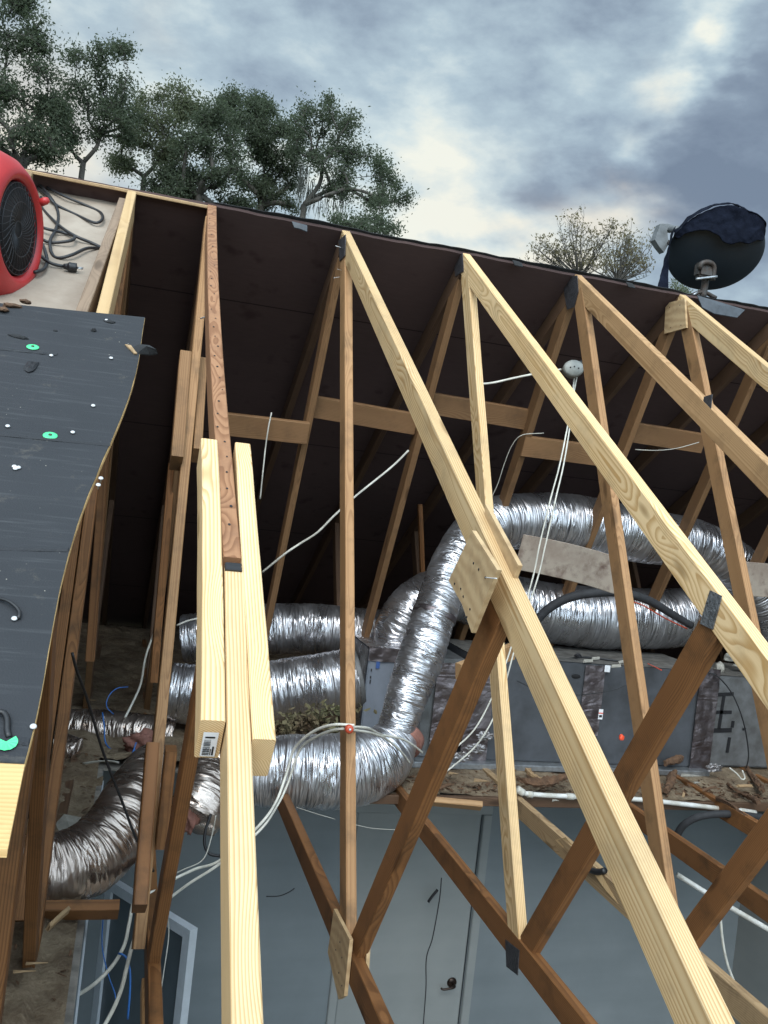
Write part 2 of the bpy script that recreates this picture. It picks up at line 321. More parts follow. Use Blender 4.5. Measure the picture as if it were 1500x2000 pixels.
def insul():
    m, nt, b = mat_base('brown_blown_insulation'); s = NT(nt); v = s.coord('Object')
    a = s.noise(v, 5, 8, .7).outputs['Fac']; g = s.noise(v, 60, 6, .7).outputs['Fac']
    col = s.ramp(s.m('ADD', s.m('MULTIPLY', a, .7), s.m('MULTIPLY', g, .35)), [(.32, (.045, .028, .016)), (.48, (.14, .098, .06)), (.6, (.235, .18, .118)), (.8, (.33, .27, .19))])
    nt.links.new(col, b.inputs['Base Color']); b.inputs['Roughness'].default_value = .95
    nt.links.new(s.bump(s.m('ADD', a, s.m('MULTIPLY', g, .5)), .9, .02), b.inputs['Normal'])
    return m
W['insul'] = insul()
def leafmat(name, c1, c2):
    m, nt, b = mat_base(name); s = NT(nt)
    v = s.coord('Object'); a = s.noise(v, 1.6, 3, .6).outputs['Fac']; g = s.noise(v, 30, 2, .5).outputs['Fac']
    nt.links.new(s.mix(s.n('ShaderNodeMapRange', {0: s.m('ADD', s.m('MULTIPLY', a, .6), s.m('MULTIPLY', g, .5)), 1: .35, 2: .75}).outputs[0], c1, c2), b.inputs['Base Color'])
    b.inputs['Roughness'].default_value = .85; b.inputs['Specular IOR Level'].default_value = .1
    tr = s.n('ShaderNodeBsdfTranslucent', {0: (c2[0]*1.2, c2[1]*1.3, c2[2], 1)}); mx = s.n('ShaderNodeMixShader', {0: .4, 1: b.outputs[0], 2: tr.outputs[0]})
    out = [n for n in nt.nodes if n.type == 'OUTPUT_MATERIAL'][0]; nt.links.new(mx.outputs[0], out.inputs[0])
    return m
W['leaf'] = leafmat('hazed_green_leaves', (.056, .070, .047), (.088, .106, .074))  # leaf greens paled toward grey, standing in for haze
W['leaf2'] = leafmat('hazed_olive_leaves', (.080, .092, .058), (.125, .138, .088))
W['leafdry'] = leafmat('sparse_dry_leaves', (.11, .10, .06), (.17, .14, .08))

# ------------------------------------------------------------------ helpers
def tag(o, label=None, cat=None, group=None, kind=None):
    if label: o['label'] = label
    if cat: o['category'] = cat
    if group: o['group'] = group
    if kind: o['kind'] = kind
    return o
def empty(name, loc=(0, 0, 0), label=None, cat=None, group=None):
    o = bpy.data.objects.new(name, None); COL.objects.link(o); o.location = loc; o.empty_display_size = .1
    return tag(o, label, cat, group)
def link(name, me, mat, parent=None, mw=None):
    """one mesh object; mw is its world matrix, the parent's transform is taken out"""
    o = bpy.data.objects.new(name, me); COL.objects.link(o)
    if mat is not None and not me.materials: me.materials.append(W[mat] if isinstance(mat, str) else mat)
    mw = mw or Matrix.Identity(4)
    if parent is not None:
        o.parent = parent
        chain = []; p = parent
        base = Matrix.Identity(4)
        while p is not None: chain.append(p); p = p.parent
        for p in reversed(chain): base = base @ Matrix.LocRotScale(p.location, p.rotation_euler, p.scale)
        mw = base.inverted() @ mw
    l, r, s_ = mw.decompose(); o.location = l; o.rotation_euler = r.to_euler(); o.scale = s_
    return o
def frame(p0, p1, up):
    x = (p1-p0).normalized(); up = Vector(up); y = up.cross(x).normalized(); z = x.cross(y).normalized()
    m = Matrix.Identity(4); c = (p0+p1)/2
    for i in range(3): m[i][0], m[i][1], m[i][2], m[i][3] = x[i], y[i], z[i], c[i]
    return m
def board(name, p0, p1, depth, thick, mat, parent=None, up=(0, 0, 1), bow=0.0, bowz=0.0, cut0=0.0, cut1=0.0, chamfer=.0025, label=None, rag=0.0, pivot=None):
    """a sawn board from p0 to p1: local x along it, local y its thickness, local z its depth. cut0/cut1 slide the end faces (plumb cuts)"""
    p0, p1 = Vector(p0), Vector(p1); Lh = (p1-p0).length/2; n = max(4, int(Lh*2/.12)); rr = random.Random(int(Lh*1e5)+hash(name) % 1 + int(depth*1e4))
    c = chamfer; hy, hz = thick/2, depth/2
    sec = [(-hy+c, -hz), (hy-c, -hz), (hy, -hz+c), (hy, hz-c), (hy-c, hz), (-hy+c, hz), (-hy, hz-c), (-hy, -hz+c)]
    bm = bmesh.new(); rings = []; sd = rr.random()*50
    for i in range(n+1):
        t = i/n; x = -Lh+2*Lh*t; b = 1-(2*t-1)**2; vs = []
        wob = .0012*(mn.noise(Vector((t*6, sd, 0)))); wobz = .0014*(mn.noise(Vector((t*7, sd, 4))))
        for (y, z) in sec:
            k = z/hz if hz else 0
            xx = x
            if i == 0: xx += cut0*k
            if i == n: xx += cut1*k
            if rag and i in (0, n): xx += rr.uniform(-rag, rag)
            vs.append(bm.verts.new((xx, y+bow*b+wob, z+bowz*b+wobz)))
        rings.append(vs)
    for a, b_ in zip(rings, rings[1:]):
        for j in range(8): bm.faces.new((a[j], a[(j+1) % 8], b_[(j+1) % 8], b_[j]))
    bm.faces.new(rings[0][::-1]); bm.faces.new(rings[-1])
    bmesh.ops.recalc_face_normals(bm, faces=bm.faces[:])
    me = bpy.data.meshes.new(name); bm.to_mesh(me); bm.free()
    o = link(name, me, mat, parent, frame(p0, p1, up))
    if label: o['label'] = label
    return o
def mesh_obj(name, verts, faces, mat, parent=None, smooth=False, mw=None, uvs=None):
    me = bpy.data.meshes.new(name); me.from_pydata([tuple(v) for v in verts], [], faces)
    if smooth: me.polygons.foreach_set('use_smooth', [True]*len(me.polygons))
    if uvs is not None:
        ul = me.uv_layers.new(name='uv'); ul.data.foreach_set('uv', [c for f in uvs for p in f for c in p])
    me.validate(); me.update()
    return link(name, me, mat, parent, mw)
def prism(name, outline, vec, mat, parent=None, label=None):
    """extrude a planar outline by vec; given its own local frame so its grain follows it"""
    n = len(outline); P = [Vector(p) for p in outline]; vec = Vector(vec)
    x = (P[1]-P[0]).normalized(); z = vec.normalized(); y = z.cross(x).normalized(); x = y.cross(z)
    c = sum(P, Vector())/n; m = Matrix.Identity(4)
    for i in range(3): m[i][0], m[i][1], m[i][2], m[i][3] = x[i], y[i], z[i], c[i]
    mi = m.inverted(); V = [mi@p for p in P]+[mi@(p+vec) for p in P]
    F = [list(range(n))[::-1], list(range(n, 2*n))]+[[i, (i+1) % n, n+(i+1) % n, n+i] for i in range(n)]
    bm = bmesh.new(); vs = [bm.verts.new(v) for v in V]
    for f in F: bm.faces.new([vs[i] for i in f])
    bmesh.ops.recalc_face_normals(bm, faces=bm.faces[:]); me = bpy.data.meshes.new(name); bm.to_mesh(me); bm.free()
    o = link(name, me, mat, parent, m)
    if label: o['label'] = label
    return o
def catmull(P, step):
    P = [Vector(p) for p in P]; Q = [P[0]*2-P[1]]+P+[P[-1]*2-P[-2]]; out = []
    for i in range(1, len(Q)-2):
        a, b, c, d = Q[i-1:i+3]; n = max(2, int((c-b).length/step))
        for k in range(n):
            t = k/n; out.append((.5*((2*b)+(c-a)*t+(2*a-5*b+4*c-d)*t*t+(3*b-a-3*c+d)*t**3), i-1+t))
    out.append((P[-1], len(P)-1.0)); return out
def tube(name, P, r, mat, parent=None, step=.03, seg=8, crinkle=0.0, cap=True, jitter=0.0, label=None, flat=1.0):
    """swept tube through points P (radius number or one per point), UVs in metres"""
    C = catmull(P, step); R = r if isinstance(r, (list, tuple)) else [r]*len(P); sd = len(bpy.data.objects)*3.1
    pts = [c[0].copy() for c in C]
    if jitter:
        for i, p in enumerate(pts): p += mn.noise_vector(p*5+Vector((sd, 0, 0)))*jitter
    rad = [R[int(min(t, len(R)-1.001))]*(1-(t-int(min(t, len(R)-1.001))))+R[min(int(min(t, len(R)-1.001))+1, len(R)-1)]*(t-int(min(t, len(R)-1.001))) for _, t in C]
    T = [(pts[min(i+1, len(pts)-1)]-pts[max(i-1, 0)]).normalized() for i in range(len(pts))]
    nrm = T[0].orthogonal().normalized(); V = []; U = []; d = 0
    for i, p in enumerate(pts):
        nrm = (nrm-T[i]*nrm.dot(T[i])).normalized(); bi = T[i].cross(nrm)
        if i: d += (p-pts[i-1]).length
        for j in range(seg):
            a = 2*math.pi*j/seg; rr = rad[i]
            if crinkle:
                q = Vector((d*26, math.cos(a)*1.1, math.sin(a)*1.1+sd)); q2 = Vector((d*75, math.cos(a)*2.5+9, math.sin(a)*2.5+sd)); q3 = Vector((d*4, math.cos(a)*.8+sd, math.sin(a)*.8+3))
                rr += crinkle*((1-abs(mn.noise(q))*3)*.55+(1-abs(mn.noise(q2))*3)*.22+mn.noise(q3)*1.5)
            V.append(p+(nrm*math.cos(a)+bi*math.sin(a))*rr); U.append((d, j/seg))
    F = []; UV = []
    for i in range(len(pts)-1):
        for j in range(seg):
            k = (j+1) % seg; F.append((i*seg+j, i*seg+k, (i+1)*seg+k, (i+1)*seg+j))
            u0, u1 = U[i*seg][0], U[(i+1)*seg][0]; v0, v1 = j/seg, (j+1)/seg
            UV.append(((u0, v0), (u0, v1), (u1, v1), (u1, v0)))
    if cap:
        for base in (0, (len(pts)-1)*seg):
            V.append(sum((V[base+j] for j in range(seg)), Vector())/seg); c = len(V)-1
            for j in range(seg):
                F.append((base+j, base+(j+1) % seg, c) if base else (base+(j+1) % seg, base+j, c)); UV.append(((0, 0), (.05, 0), (.05, .1)))
    o0 = V[0].copy()
    o = mesh_obj(name, [v-o0 for v in V], F, mat, parent, True, Matrix.Translation(o0), UV)
    if label: o['label'] = label
    return o
def lathe(name, prof, mat, parent=None, mw=None, seg=48, sx=1.0, sy=1.0, smooth=True):
    V = []; F = []
    for (r, z) in prof:
        for j in range(seg): a = 2*math.pi*j/seg; V.append((r*math.cos(a)*sx, r*math.sin(a)*sy, z))
    for i in range(len(prof)-1):
        for j in range(seg): k = (j+1) % seg; F.append((i*seg+j, i*seg+k, (i+1)*seg+k, (i+1)*seg+j))
    if prof[0][0] > 1e-6: F.append(tuple(range(seg))[::-1])
    if prof[-1][0] > 1e-6: F.append(tuple((len(prof)-1)*seg+j for j in range(seg)))
    return mesh_obj(name, V, F, mat, parent, smooth, mw)
def orient(z, x=(0, 0, 1), loc=(0, 0, 0)):
    z = Vector(z).normalized(); x = Vector(x); y = z.cross(x).normalized(); x = y.cross(z); m = Matrix.Identity(4)
    for i in range(3): m[i][0], m[i][1], m[i][2], m[i][3] = x[i], y[i], z[i], Vector(loc)[i]
    return m
def box(name, lo, hi, mat, parent=None, bevel=.004, rot=None, label=None):
    lo, hi = Vector(lo), Vector(hi); c = (lo+hi)/2; h = (hi-lo)/2; bm = bmesh.new(); bmesh.ops.create_cube(bm, size=2)
    for v in bm.verts: v.co = Vector((v.co.x*h.x, v.co.y*h.y, v.co.z*h.z))
    if bevel: bmesh.ops.bevel(bm, geom=bm.edges[:], offset=min(bevel, min(h)*.6), segments=2, affect='EDGES')
    me = bpy.data.meshes.new(name); bm.to_mesh(me); bm.free(); m = Matrix.Translation(c)
    if rot: m = m @ rot
    o = link(name, me, mat, parent, m)
    if label: o['label'] = label
    return o
def pxpath(L): return [aY(x, y, Y) for x, y, Y in L]
def grid_sheet(name, x0, x1, y0, y1, fn, nx, ny, mat, parent=None, kind=None, inside=None):
    V = []; F = []
    for j in range(ny+1):
        for i in range(nx+1):
            x = x0+(x1-x0)*i/nx; y = y0+(y1-y0)*j/ny; V.append(Vector((x, y, fn(x, y))))
    for j in range(ny):
        for i in range(nx):
            if inside and not inside(x0+(x1-x0)*(i+.5)/nx, y0+(y1-y0)*(j+.5)/ny): continue
            a = j*(nx+1)+i; F.append((a, a+1, a+nx+2, a+nx+1))
    o = mesh_obj(name, V, F, mat, parent, True)
    if kind: o['kind'] = kind
    return o

# ================================================================== SETTING
g = simple('ground_soil', (.10, .085, .055), .95, var=.5, scale=.6, col2=(.05, .065, .03))
tag(mesh_obj('ground', [(-600, -600, -2.75), (600, -600, -2.75), (600, 600, -2.75), (-600, 600, -2.75)], [(0, 1, 2, 3)], g), kind='structure')
RX0, RX1 = -1.47, 9.0       # the house along the ridge
CX = -0.84                  # the wall under the left edge of the torn out ceiling
fl = simple('room_floor_tan', (.22, .18, .14), .6, var=.3, scale=3)
tag(mesh_obj('room_floor', [(CX, -4.4, -2.44), (3.5, -4.4, -2.44), (3.5, 1.0, -2.44), (CX, 1.0, -2.44)], [(0, 1, 2, 3)], fl), kind='structure')

# interior wall with its door
wl = empty('interior_wall', (2.0, 1.0, -2.44), 'blue grey painted interior wall with a closed door, seen below the torn out ceiling', 'wall')
DX0, DX1, DT = .665, 1.475, -.415
mesh_obj('wall_panel', [(CX, 1.0, -2.44), (DX0, 1.0, -2.44), (DX0, 1.0, 0), (CX, 1.0, 0), (DX1, 1.0, -2.44), (3.45, 1.0, -2.44), (3.45, 1.0, 0), (DX1, 1.0, 0), (DX0, 1.0, DT), (DX1, 1.0, DT),
    (CX, 1.1, -2.44), (3.45, 1.1, -2.44), (3.45, 1.1, 0), (CX, 1.1, 0)],
    [(0, 1, 8, 2, 3), (4, 5, 6, 7, 9), (8, 9, 7, 2), (10, 13, 12, 11), (3, 2, 7, 6, 12, 13)], 'wall', wl)
for a, b, n in (((DX0-.055, 1.0, -2.44), (DX0-.055+.05, 1.0, DT), 0), ((DX1+.005, 1.0, -2.44), (DX1+.06, 1.0, DT), 1), ((DX0-.055, 1.0, DT), (DX1+.06, 1.0, DT+.06), 2)):
    box('door_casing', (a[0], .982, a[2]), (b[0], 1.003, b[2]-(0.002 if n < 2 else 0)), 'door', wl)
dr = box('door', (DX0+.004, 1.006, -2.43), (DX1-.004, 1.04, DT-.004), 'door', wl)
hp = aY(884, 1921, .99)
hd = lathe('handle', [(0, .012), (.02, .012), (.030, .006), (.032, 0)], 'knob', dr, orient((0, -1, 0), (1, 0, 0), (hp.x, 1.004, hp.z)), 24)
tube('lever', [(hp.x, .99, hp.z), (hp.x, .955, hp.z), (hp.x-.03, .945, hp.z-.004), (hp.x-.075, .948, hp.z-.012), (hp.x-.09, .952, hp.z-.004)], [.009, .010, .008, .007, .005], 'knob', dr, .01, 10)
tag(mesh_obj('side_wall', [(3.45, 1.0, -2.44), (3.45, -4.4, -2.44), (3.45, -4.4, -.02), (3.45, 1.0, -.02), (3.55, 1.0, -2.44), (3.55, -4.4, -2.44), (3.55, -4.4, -.02), (3.55, 1.0, -.02)],
    [(0, 1, 2, 3), (4, 7, 6, 5), (3, 2, 6, 7), (1, 5, 6, 2)], 'door'), 'pale grey side wall of the room at the lower right edge of the photo', 'wall')
lw = empty('partition_wall', (CX, -1.5, -2.44), 'grey partition wall below the insulation strip at lower left, seen edge on', 'wall')
mesh_obj('wall_panel', [(CX, 1.0, -2.44), (CX, -4.4, -2.44), (CX, -4.4, -.03), (CX, 1.0, -.03), (CX-.09, 1.0, -2.44), (CX-.09, -4.4, -2.44), (CX-.09, -4.4, -.03), (CX-.09, 1.0, -.03)],
    [(0, 1, 2, 3), (4, 7, 6, 5), (3, 2, 6, 7), (1, 5, 6, 2)], 'wall', lw)
box('corner_bead', (CX+.001, -4.3, -.05), (CX+.008, .3, -.028), 'frame', lw, .001)
box('corner_bead', (CX+.001, -4.3, -.12), (CX+.007, .3, -.108), 'frame', lw, .001)

# open glass door with a pale frame below the left trusses
gd = empty('glass_door', aZ(377, 1817, -2.43), 'open door with a pale grey frame and dark glass, standing in the room at lower left', 'door')
g0, g1 = aZ(213, 1713, -.41), aZ(379, 1815, -.41); dv = (g1-g0).normalized(); g0 = g1-dv*.62
nv = Vector((-dv.y, dv.x, 0))*.02
def slab(name, a0, a1, z0, z1, th, mat, par):
    A = g0+dv*a0; B = g0+dv*a1
    prism(name, [Vector((A.x, A.y, z0))-nv*th, Vector((B.x, B.y, z0))-nv*th, Vector((B.x, B.y, z1))-nv*th, Vector((A.x, A.y, z1))-nv*th], nv*2*th, mat, par)
Ld = .62
slab('stile', Ld-.045, Ld, -2.43, -.41, 1, 'frame', gd); slab('stile', 0, .045, -2.43, -.41, 1, 'frame', gd)
slab('rail', .046, Ld-.046, -.455, -.41, .98, 'frame', gd); slab('rail', .046, Ld-.046, -2.43, -2.25, .98, 'frame', gd)
slab('glass_pane', .046, Ld-.046, -2.25, -.455, .3, 'glass', gd)

# attic floor: drywall with blown insulation and dirt on top, torn edge over the room
def floor_h(x, y):
    return .045+.030*mn.noise(Vector((x*3, y*3, 0)))+.022*mn.noise(Vector((x*9, y*9, 3)))+.012*mn.noise(Vector((x*24, y*24, 7)))
def in_floor(x, y):
    if x < CX-.02+.02*mn.noise(Vector((y*6, 0, 0))): return True
    e = (.06 if x > .35 else .42)+.035*mn.noise(Vector((x*5, 2, 0)))
    return y > e
def fe(x, y):
    h = floor_h(x, y)
    if x > CX-.12 and y < .1 and x < .3: h = min(h, .02+.02*mn.noise(Vector((x*30, y*30, 1))))
    if y < .75 and x > .3: h *= min(1, .45+max(0, y)*.7)
    return h
o = grid_sheet('insulation', RX0, RX1, -4.3, 4.4, fe, 380, 330, 'insul', None, 'stuff', in_floor)
tag(o, 'brown blown insulation and dirt covering the attic floor', 'insulation')
cl = empty('ceiling', (2.5, .5, -.02)); cl['kind'] = 'structure'
box('ceiling_board', (.3, .07, -.022), (3.6, 4.4, -.004), 'trim', cl, 0)
box('ceiling_board', (CX-.09, .43, -.0215), (.298, 4.4, -.0045), 'trim', cl, 0)
box('ceiling_board', (RX0, -4.3, -.021), (CX-.002, 4.4, -.005), 'trim', cl, 0)
box('ceiling_board', (3.6, -4.3, -.0205), (RX1, 4.4, -.0055), 'trim', cl, 0)

# ================================================================== ROOF
roof = empty('roof_slope', (3, 1.5, fz(1.5)), 'far slope of the roof, its dark board underside showing above the open attic', 'roof')
NR = 260
def ridge_sheet(name, off, th, y_top, y_bot, mat, rag, seed, x0=RX0, x1=RX1, parent=roof):
    V = []; n = NR
    for k in range(n+1):
        x = x0+(x1-x0)*k/n; j = rag*(mn.noise(Vector((x*2.3, seed, 0)))*1.2+mn.noise(Vector((x*11, seed, 2)))*.6+mn.noise(Vector((x*37, seed, 5)))*.3)
        for (y, o_) in ((y_top+j, off), (y_top+j, off+th), (y_bot, off+th), (y_bot, off)):
            V.append((x, y, fz(y)+o_))
    F = []
    for k in range(n):
        for c in range(4): F.append((k*4+c, k*4+(c+1) % 4, k*4+4+(c+1) % 4, k*4+4+c))
    F += [(3, 2, 1, 0), (n*4, n*4+1, n*4+2, n*4+3)]
    bm = bmesh.new(); vs = [bm.verts.new(v) for v in V]
    for f in F: bm.faces.new([vs[i] for i in f])
    bmesh.ops.recalc_face_normals(bm, faces=bm.faces[:]); me = bpy.data.meshes.new(name); bm.to_mesh(me); bm.free()
    return link(name, me, mat, parent)
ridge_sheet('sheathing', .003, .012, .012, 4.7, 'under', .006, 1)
ridge_sheet('underlayment', .016, .003, .0, 4.72, 'scrap', .010, 5, -.62)
ridge_sheet('shingle_course', .020, .006, .03, 4.75, simple('dark_shingles', (.06, .06, .058), .9, var=.4, scale=50, bump=.6), .014, 9, .75)
board('ridge_edge_strip', (RX0+.01, .004, H-.006), (-.64, .006, H-.012), .014, .038, 'edge', roof, up=(0, -.3, 1), label='pale split wood edge strip along the left end of the ridge')
# torn membrane flap on the ridge
def flap(name, pts, mat, parent, label=None, amp=.012):
    c = sum(pts, Vector())/len(pts); V = [c+Vector((0, -.004, amp))]+pts; F = [(0, i+1, (i+1) % len(pts)+1) for i in range(len(pts))]
    V2 = [v+Vector((0, .003, -.003)) for v in V]; k = len(V)
    F += [(a+k, c_+k, b+k) for a, b, c_ in F]+[(i+1, (i+1) % len(pts)+1, k+(i+1) % len(pts)+1, k+i+1) for i in range(len(pts))]
    c0 = V[0].copy(); o = mesh_obj(name, [v-c0 for v in V+V2], F, mat, parent, False, Matrix.Translation(c0))
    if label: o['label'] = label
    return o
gm = simple('grey_membrane', (.055, .065, .078), .6, var=.4, scale=20)
flap('membrane_flap', [aY(570, 432, -.03), aY(600, 440, -.04), aY(600, 452, -.05), aY(585, 446, -.05), aY(575, 444, -.045)], gm, roof, 'torn grey membrane flap on the ridge')
flap('membrane_flap', [aY(1362, 577, -.02), aY(1400, 588, -.03), aY(1455, 605, -.04), aY(1440, 620, -.05), aY(1395, 612, -.05), aY(1372, 600, -.04)], gm, roof, 'torn grey membrane flap below the satellite dish')
for i, (x, y) in enumerate(((1010, 514), (1230, 556))):
    p = aY(x, y, -.012); s_ = rnd.uniform(.02, .04)
    flap('torn_felt', [p+Vector((-s_, 0, .012)), p+Vector((s_, 0, .004)), p+Vector((s_*.8, -.03, -.02)), p+Vector((0, -.03, -.012-s_*.3)), p+Vector((-s_*.7, -.02, -.016))], 'scrap', roof)

# gable end at the left, dark inside
gb = empty('gable_wall', (RX0-.03, 0, 0), 'dark boarded gable end wall closing the attic at the left', 'wall')
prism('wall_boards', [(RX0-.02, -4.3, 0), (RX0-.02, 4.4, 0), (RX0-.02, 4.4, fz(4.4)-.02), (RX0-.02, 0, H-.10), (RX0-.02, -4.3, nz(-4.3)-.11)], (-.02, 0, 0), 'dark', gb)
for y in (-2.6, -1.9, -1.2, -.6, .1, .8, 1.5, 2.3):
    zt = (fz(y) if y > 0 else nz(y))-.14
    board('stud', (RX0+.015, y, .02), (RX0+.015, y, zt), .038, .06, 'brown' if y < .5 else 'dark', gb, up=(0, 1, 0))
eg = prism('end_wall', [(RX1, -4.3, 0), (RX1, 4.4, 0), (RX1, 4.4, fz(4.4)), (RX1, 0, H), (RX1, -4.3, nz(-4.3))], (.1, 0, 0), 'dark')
tag(eg, 'dark far gable wall at the right end of the attic', 'wall')

# unseen boarding added past the open bays so the attic stays dark
nr = empty('added_slope_cover', (6, -2, nz(-2)), 'unseen boarding added over the near roof slope beyond the open bays at right, keeping the attic dark', 'roof')
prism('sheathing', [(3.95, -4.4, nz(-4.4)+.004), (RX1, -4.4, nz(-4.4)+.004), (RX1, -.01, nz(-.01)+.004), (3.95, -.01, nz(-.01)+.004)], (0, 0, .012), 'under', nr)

# ---- sheathing panel with black felt at the left
sp = empty('roof_sheathing_panel', aN(150, 900), 'roof board panel covered in black felt at the left, with a wavy cut edge', 'roof panel')
edge_px = [(281.6, 631), (275, 692), (269, 722), (259.6, 756), (248, 798), (233, 838), (218, 872), (204, 906), (188, 942), (172, 976), (150, 1035), (134, 1088), (122, 1135), (110, 1200), (101, 1250), (93, 1300), (84, 1350), (72, 1405), (62, 1450), (50, 1510)]
edge_px = [(a[0]+(b[0]-a[0])*k/4, a[1]+(b[1]-a[1])*k/4) for a, b in zip(edge_px, edge_px[1:]) for k in range(3)]+[edge_px[-1]]
for _ in range(12): edge_px = [edge_px[0]]+[((a[0]+b[0]*2+c[0])/4, b[1]) for a, b, c in zip(edge_px, edge_px[1:], edge_px[2:])]+[edge_px[-1]]
E_ = [aN(x, y) for x, y in edge_px]
PF_ = np.polyfit([e.y for e in E_], [e.x for e in E_], 5)
def edge_x(y): return float(np.polyval(PF_, min(max(y, E_[-1].y), E_[0].y)))
def edge_x_raw(y):
    for a, b in zip(E_, E_[1:]):
        if b.y <= y <= a.y: return a.x+(b.x-a.x)*(y-a.y)/(b.y-a.y)
    return E_[0].x if y > E_[0].y else E_[-1].x
XL = -1.62
yt_l = aN(0, 604).y; yt_r = E_[0].y; yb = -2.945; yfelt = aN(30, 1512).y
def top_y(x): return yt_l+(yt_r-yt_l)*(x+1.271)/(.411)
def panel(name, z0, z1, y_lo, mat, inset=0.0, rag=0.0):
    ny = 150; nx = 26; V = []; F = []
    for side, zo in ((0, z1), (1, z0)):
        for j in range(ny+1):
            t = j/ny
            for i in range(nx+1):
                s_ = i/nx; yy0 = yt_r+(y_lo-yt_r)*t; xe = edge_x(yy0)-inset+rag*.25*mn.noise(Vector((yy0*14, 3, 0)))
                x = XL+(xe-XL)*s_; y = top_y(x)*(1-t)+y_lo*t+(rag*1.3*mn.noise(Vector((x*16, 8, 1))) if t > .99 else 0)
                wv = .002*mn.noise(Vector((x*4, y*6, 0))) if side == 0 else 0
                V.append((x, y, nz(y)+zo+wv))
    k = (nx+1)*(ny+1)
    for j in range(ny):
        for i in range(nx):
            a = j*(nx+1)+i; F.append((a, a+nx+1, a+nx+2, a+1)); F.append((k+a, k+a+1, k+a+nx+2, k+a+nx+1))
    for j in range(ny):
        a = j*(nx+1)+nx; F.append((a, a+nx+1, k+a+nx+1, k+a)); a = j*(nx+1); F.append((a, k+a, k+a+nx+1, a+nx+1))
    for i in range(nx):
        F.append((i, i+1, k+i+1, k+i)); a = ny*(nx+1)+i; F.append((a, k+a, k+a+1, a+1))
    o0 = Vector((-1.2, -2, nz(-2)))
    R = Matrix.Translation(o0) @ Matrix.Rotation(math.atan(H/S), 4, 'X'); Ri = R.inverted()
    return mesh_obj(name, [Ri@Vector(v) for v in V], F, mat, sp, False, R)
panel('strand_board', .003, .015, yb, 'osb')
# felt laid in overlapping courses
laps = [aN(0, 604).y, aN(150, 692).y, aN(100, 862).y, aN(60, 1068).y, aN(30, 1440).y, yfelt]
panel('felt_layer', .0165, .0185, yfelt, 'felt', .0008, .005)
for (pl, pr) in (((0, 679), (112, 690)), ((0, 845), (216, 866)), ((0, 1066), (134, 1069)), ((0, 1435), (58, 1442))):
    a = aN(*pl, .0185); b = aN(*pr, .0185); a = a+(a-b)*.15; n = 14; P = []
    for i in range(n+1): P.append(a.lerp(b, i/n)+Vector((0, .004*mn.noise(Vector((i*.7, pl[1], 0))), .001)))
    V = []; F = []
    for p in P: V += [p, p+Vector((0, -.012, -.012*H/S+.0035)), p+Vector((0, -.014, -.014*H/S))]
    for i in range(n): F += [(i*3, i*3+3, i*3+4, i*3+1), (i*3+1, i*3+4, i*3+5, i*3+2)]
    mesh_obj('lap_edge', V, F, 'felt', sp)
nn_ = Vector((0, -H/S, 1)).normalized(); UPN = orient(nn_, (1, 0, 0))
def onroof(px, py, off=.0215):
    p = aN(px, py, off); return Matrix.Translation(p) @ UPN
CAPS = [(64, 678, 'green plastic cap nail on the felt under the red blower'), (98, 851, 'green plastic cap nail in the middle of the black felt')]
for x, y, lb in CAPS:
    t = empty('cap_nail', aN(x, y, .0205), lb, 'cap nail', 'green cap nails in the black felt')
    lathe('cap', [(0, .0022), (.010, .0025), (.0165, .0012), (.0170, 0)], 'green', t, onroof(x, y, .0208), 28)
    lathe('nail_head', [(0, .0045), (.004, .004), (.0045, .0022)], 'bracket', t, onroof(x, y, .0208), 12)
t = empty('cap_nail', aN(14, 1453, .0205), 'half torn green plastic cap nail with a scrap at the lower left felt edge', 'cap nail', 'green cap nails in the black felt')
a = [(math.cos(q)*.017, math.sin(q)*.017) for q in [k*math.pi/12 for k in range(-14, 4)]]
V = [(0, 0, .002)]+[(x, y, .001+.001*(i % 2)) for i, (x, y) in enumerate(a)]
mesh_obj('cap', V, [(0, i+1, i+2) for i in range(len(a)-1)], 'green', t, False, onroof(12, 1450, .022))
def scrap(name, px, py, L, Wd, ang, mat, label, cat, h=.008, group=None, thin=.5):
    h *= .55
    rr = random.Random(px*7+py); n = 12; top = []; bot = []
    for i in range(n):
        a = 2*math.pi*i/n; r = 1+rr.uniform(-.22, .22); x = math.cos(a)*L/2*r; y = math.sin(a)*Wd/2*r; ca, sa = math.cos(ang), math.sin(ang)
        top.append((x*ca-y*sa, x*sa+y*ca)); 
    V = [(0, 0, h)]+[(x*.62, y*.62, h*rr.uniform(.5, 1.2)) for x, y in top]+[(x, y, rr.uniform(0, h*.5)) for x, y in top]+[(x, y, -.0005) for x, y in top]
    F = [(0, i+1, (i+1) % n+1) for i in range(n)]
    for k in (0, 1): F += [(k*n+i+1, (k+1)*n+i+1, (k+1)*n+(i+1) % n+1, k*n+(i+1) % n+1) for i in range(n)]
    F.append(tuple(2*n+i+1 for i in range(n))[::-1])
    o = mesh_obj(name, V, F, mat, None, False, onroof(px, py, .021)); return tag(o, label, cat, group)
scrap('tar_scrap', 60, 716, .075, .030, 1.35, 'ink', 'black strip of torn tar paper standing below the upper green cap', 'scrap', .012)
scrap('tar_scrap', 36, 658, .055, .016, -.15, 'scrap', 'flat curl of tar paper left of the upper green cap', 'scrap', .010)
scrap('tar_scrap', 183, 646, .016, .014, .4, 'scrap', 'small black tar lump near the top edge of the felt', 'scrap', .014)
scrap('tar_scrap', 108, 646, .013, .006, .1, 'scrap', 'tiny black tar flake above the upper green cap', 'scrap', .005)
scrap('tar_scrap', 214, 628, .032, .018, -.3, 'scrap', 'dirty tar paper curl on the upper edge of the felt panel', 'scrap', .008)
fp = [aN(272, 672, .03), aN(292, 674, .035), aN(305, 682, .035), (aN(308, 690, .02)), aN(293, 692, .01), aN(268, 690, .02), aN(255, 680, .024)]
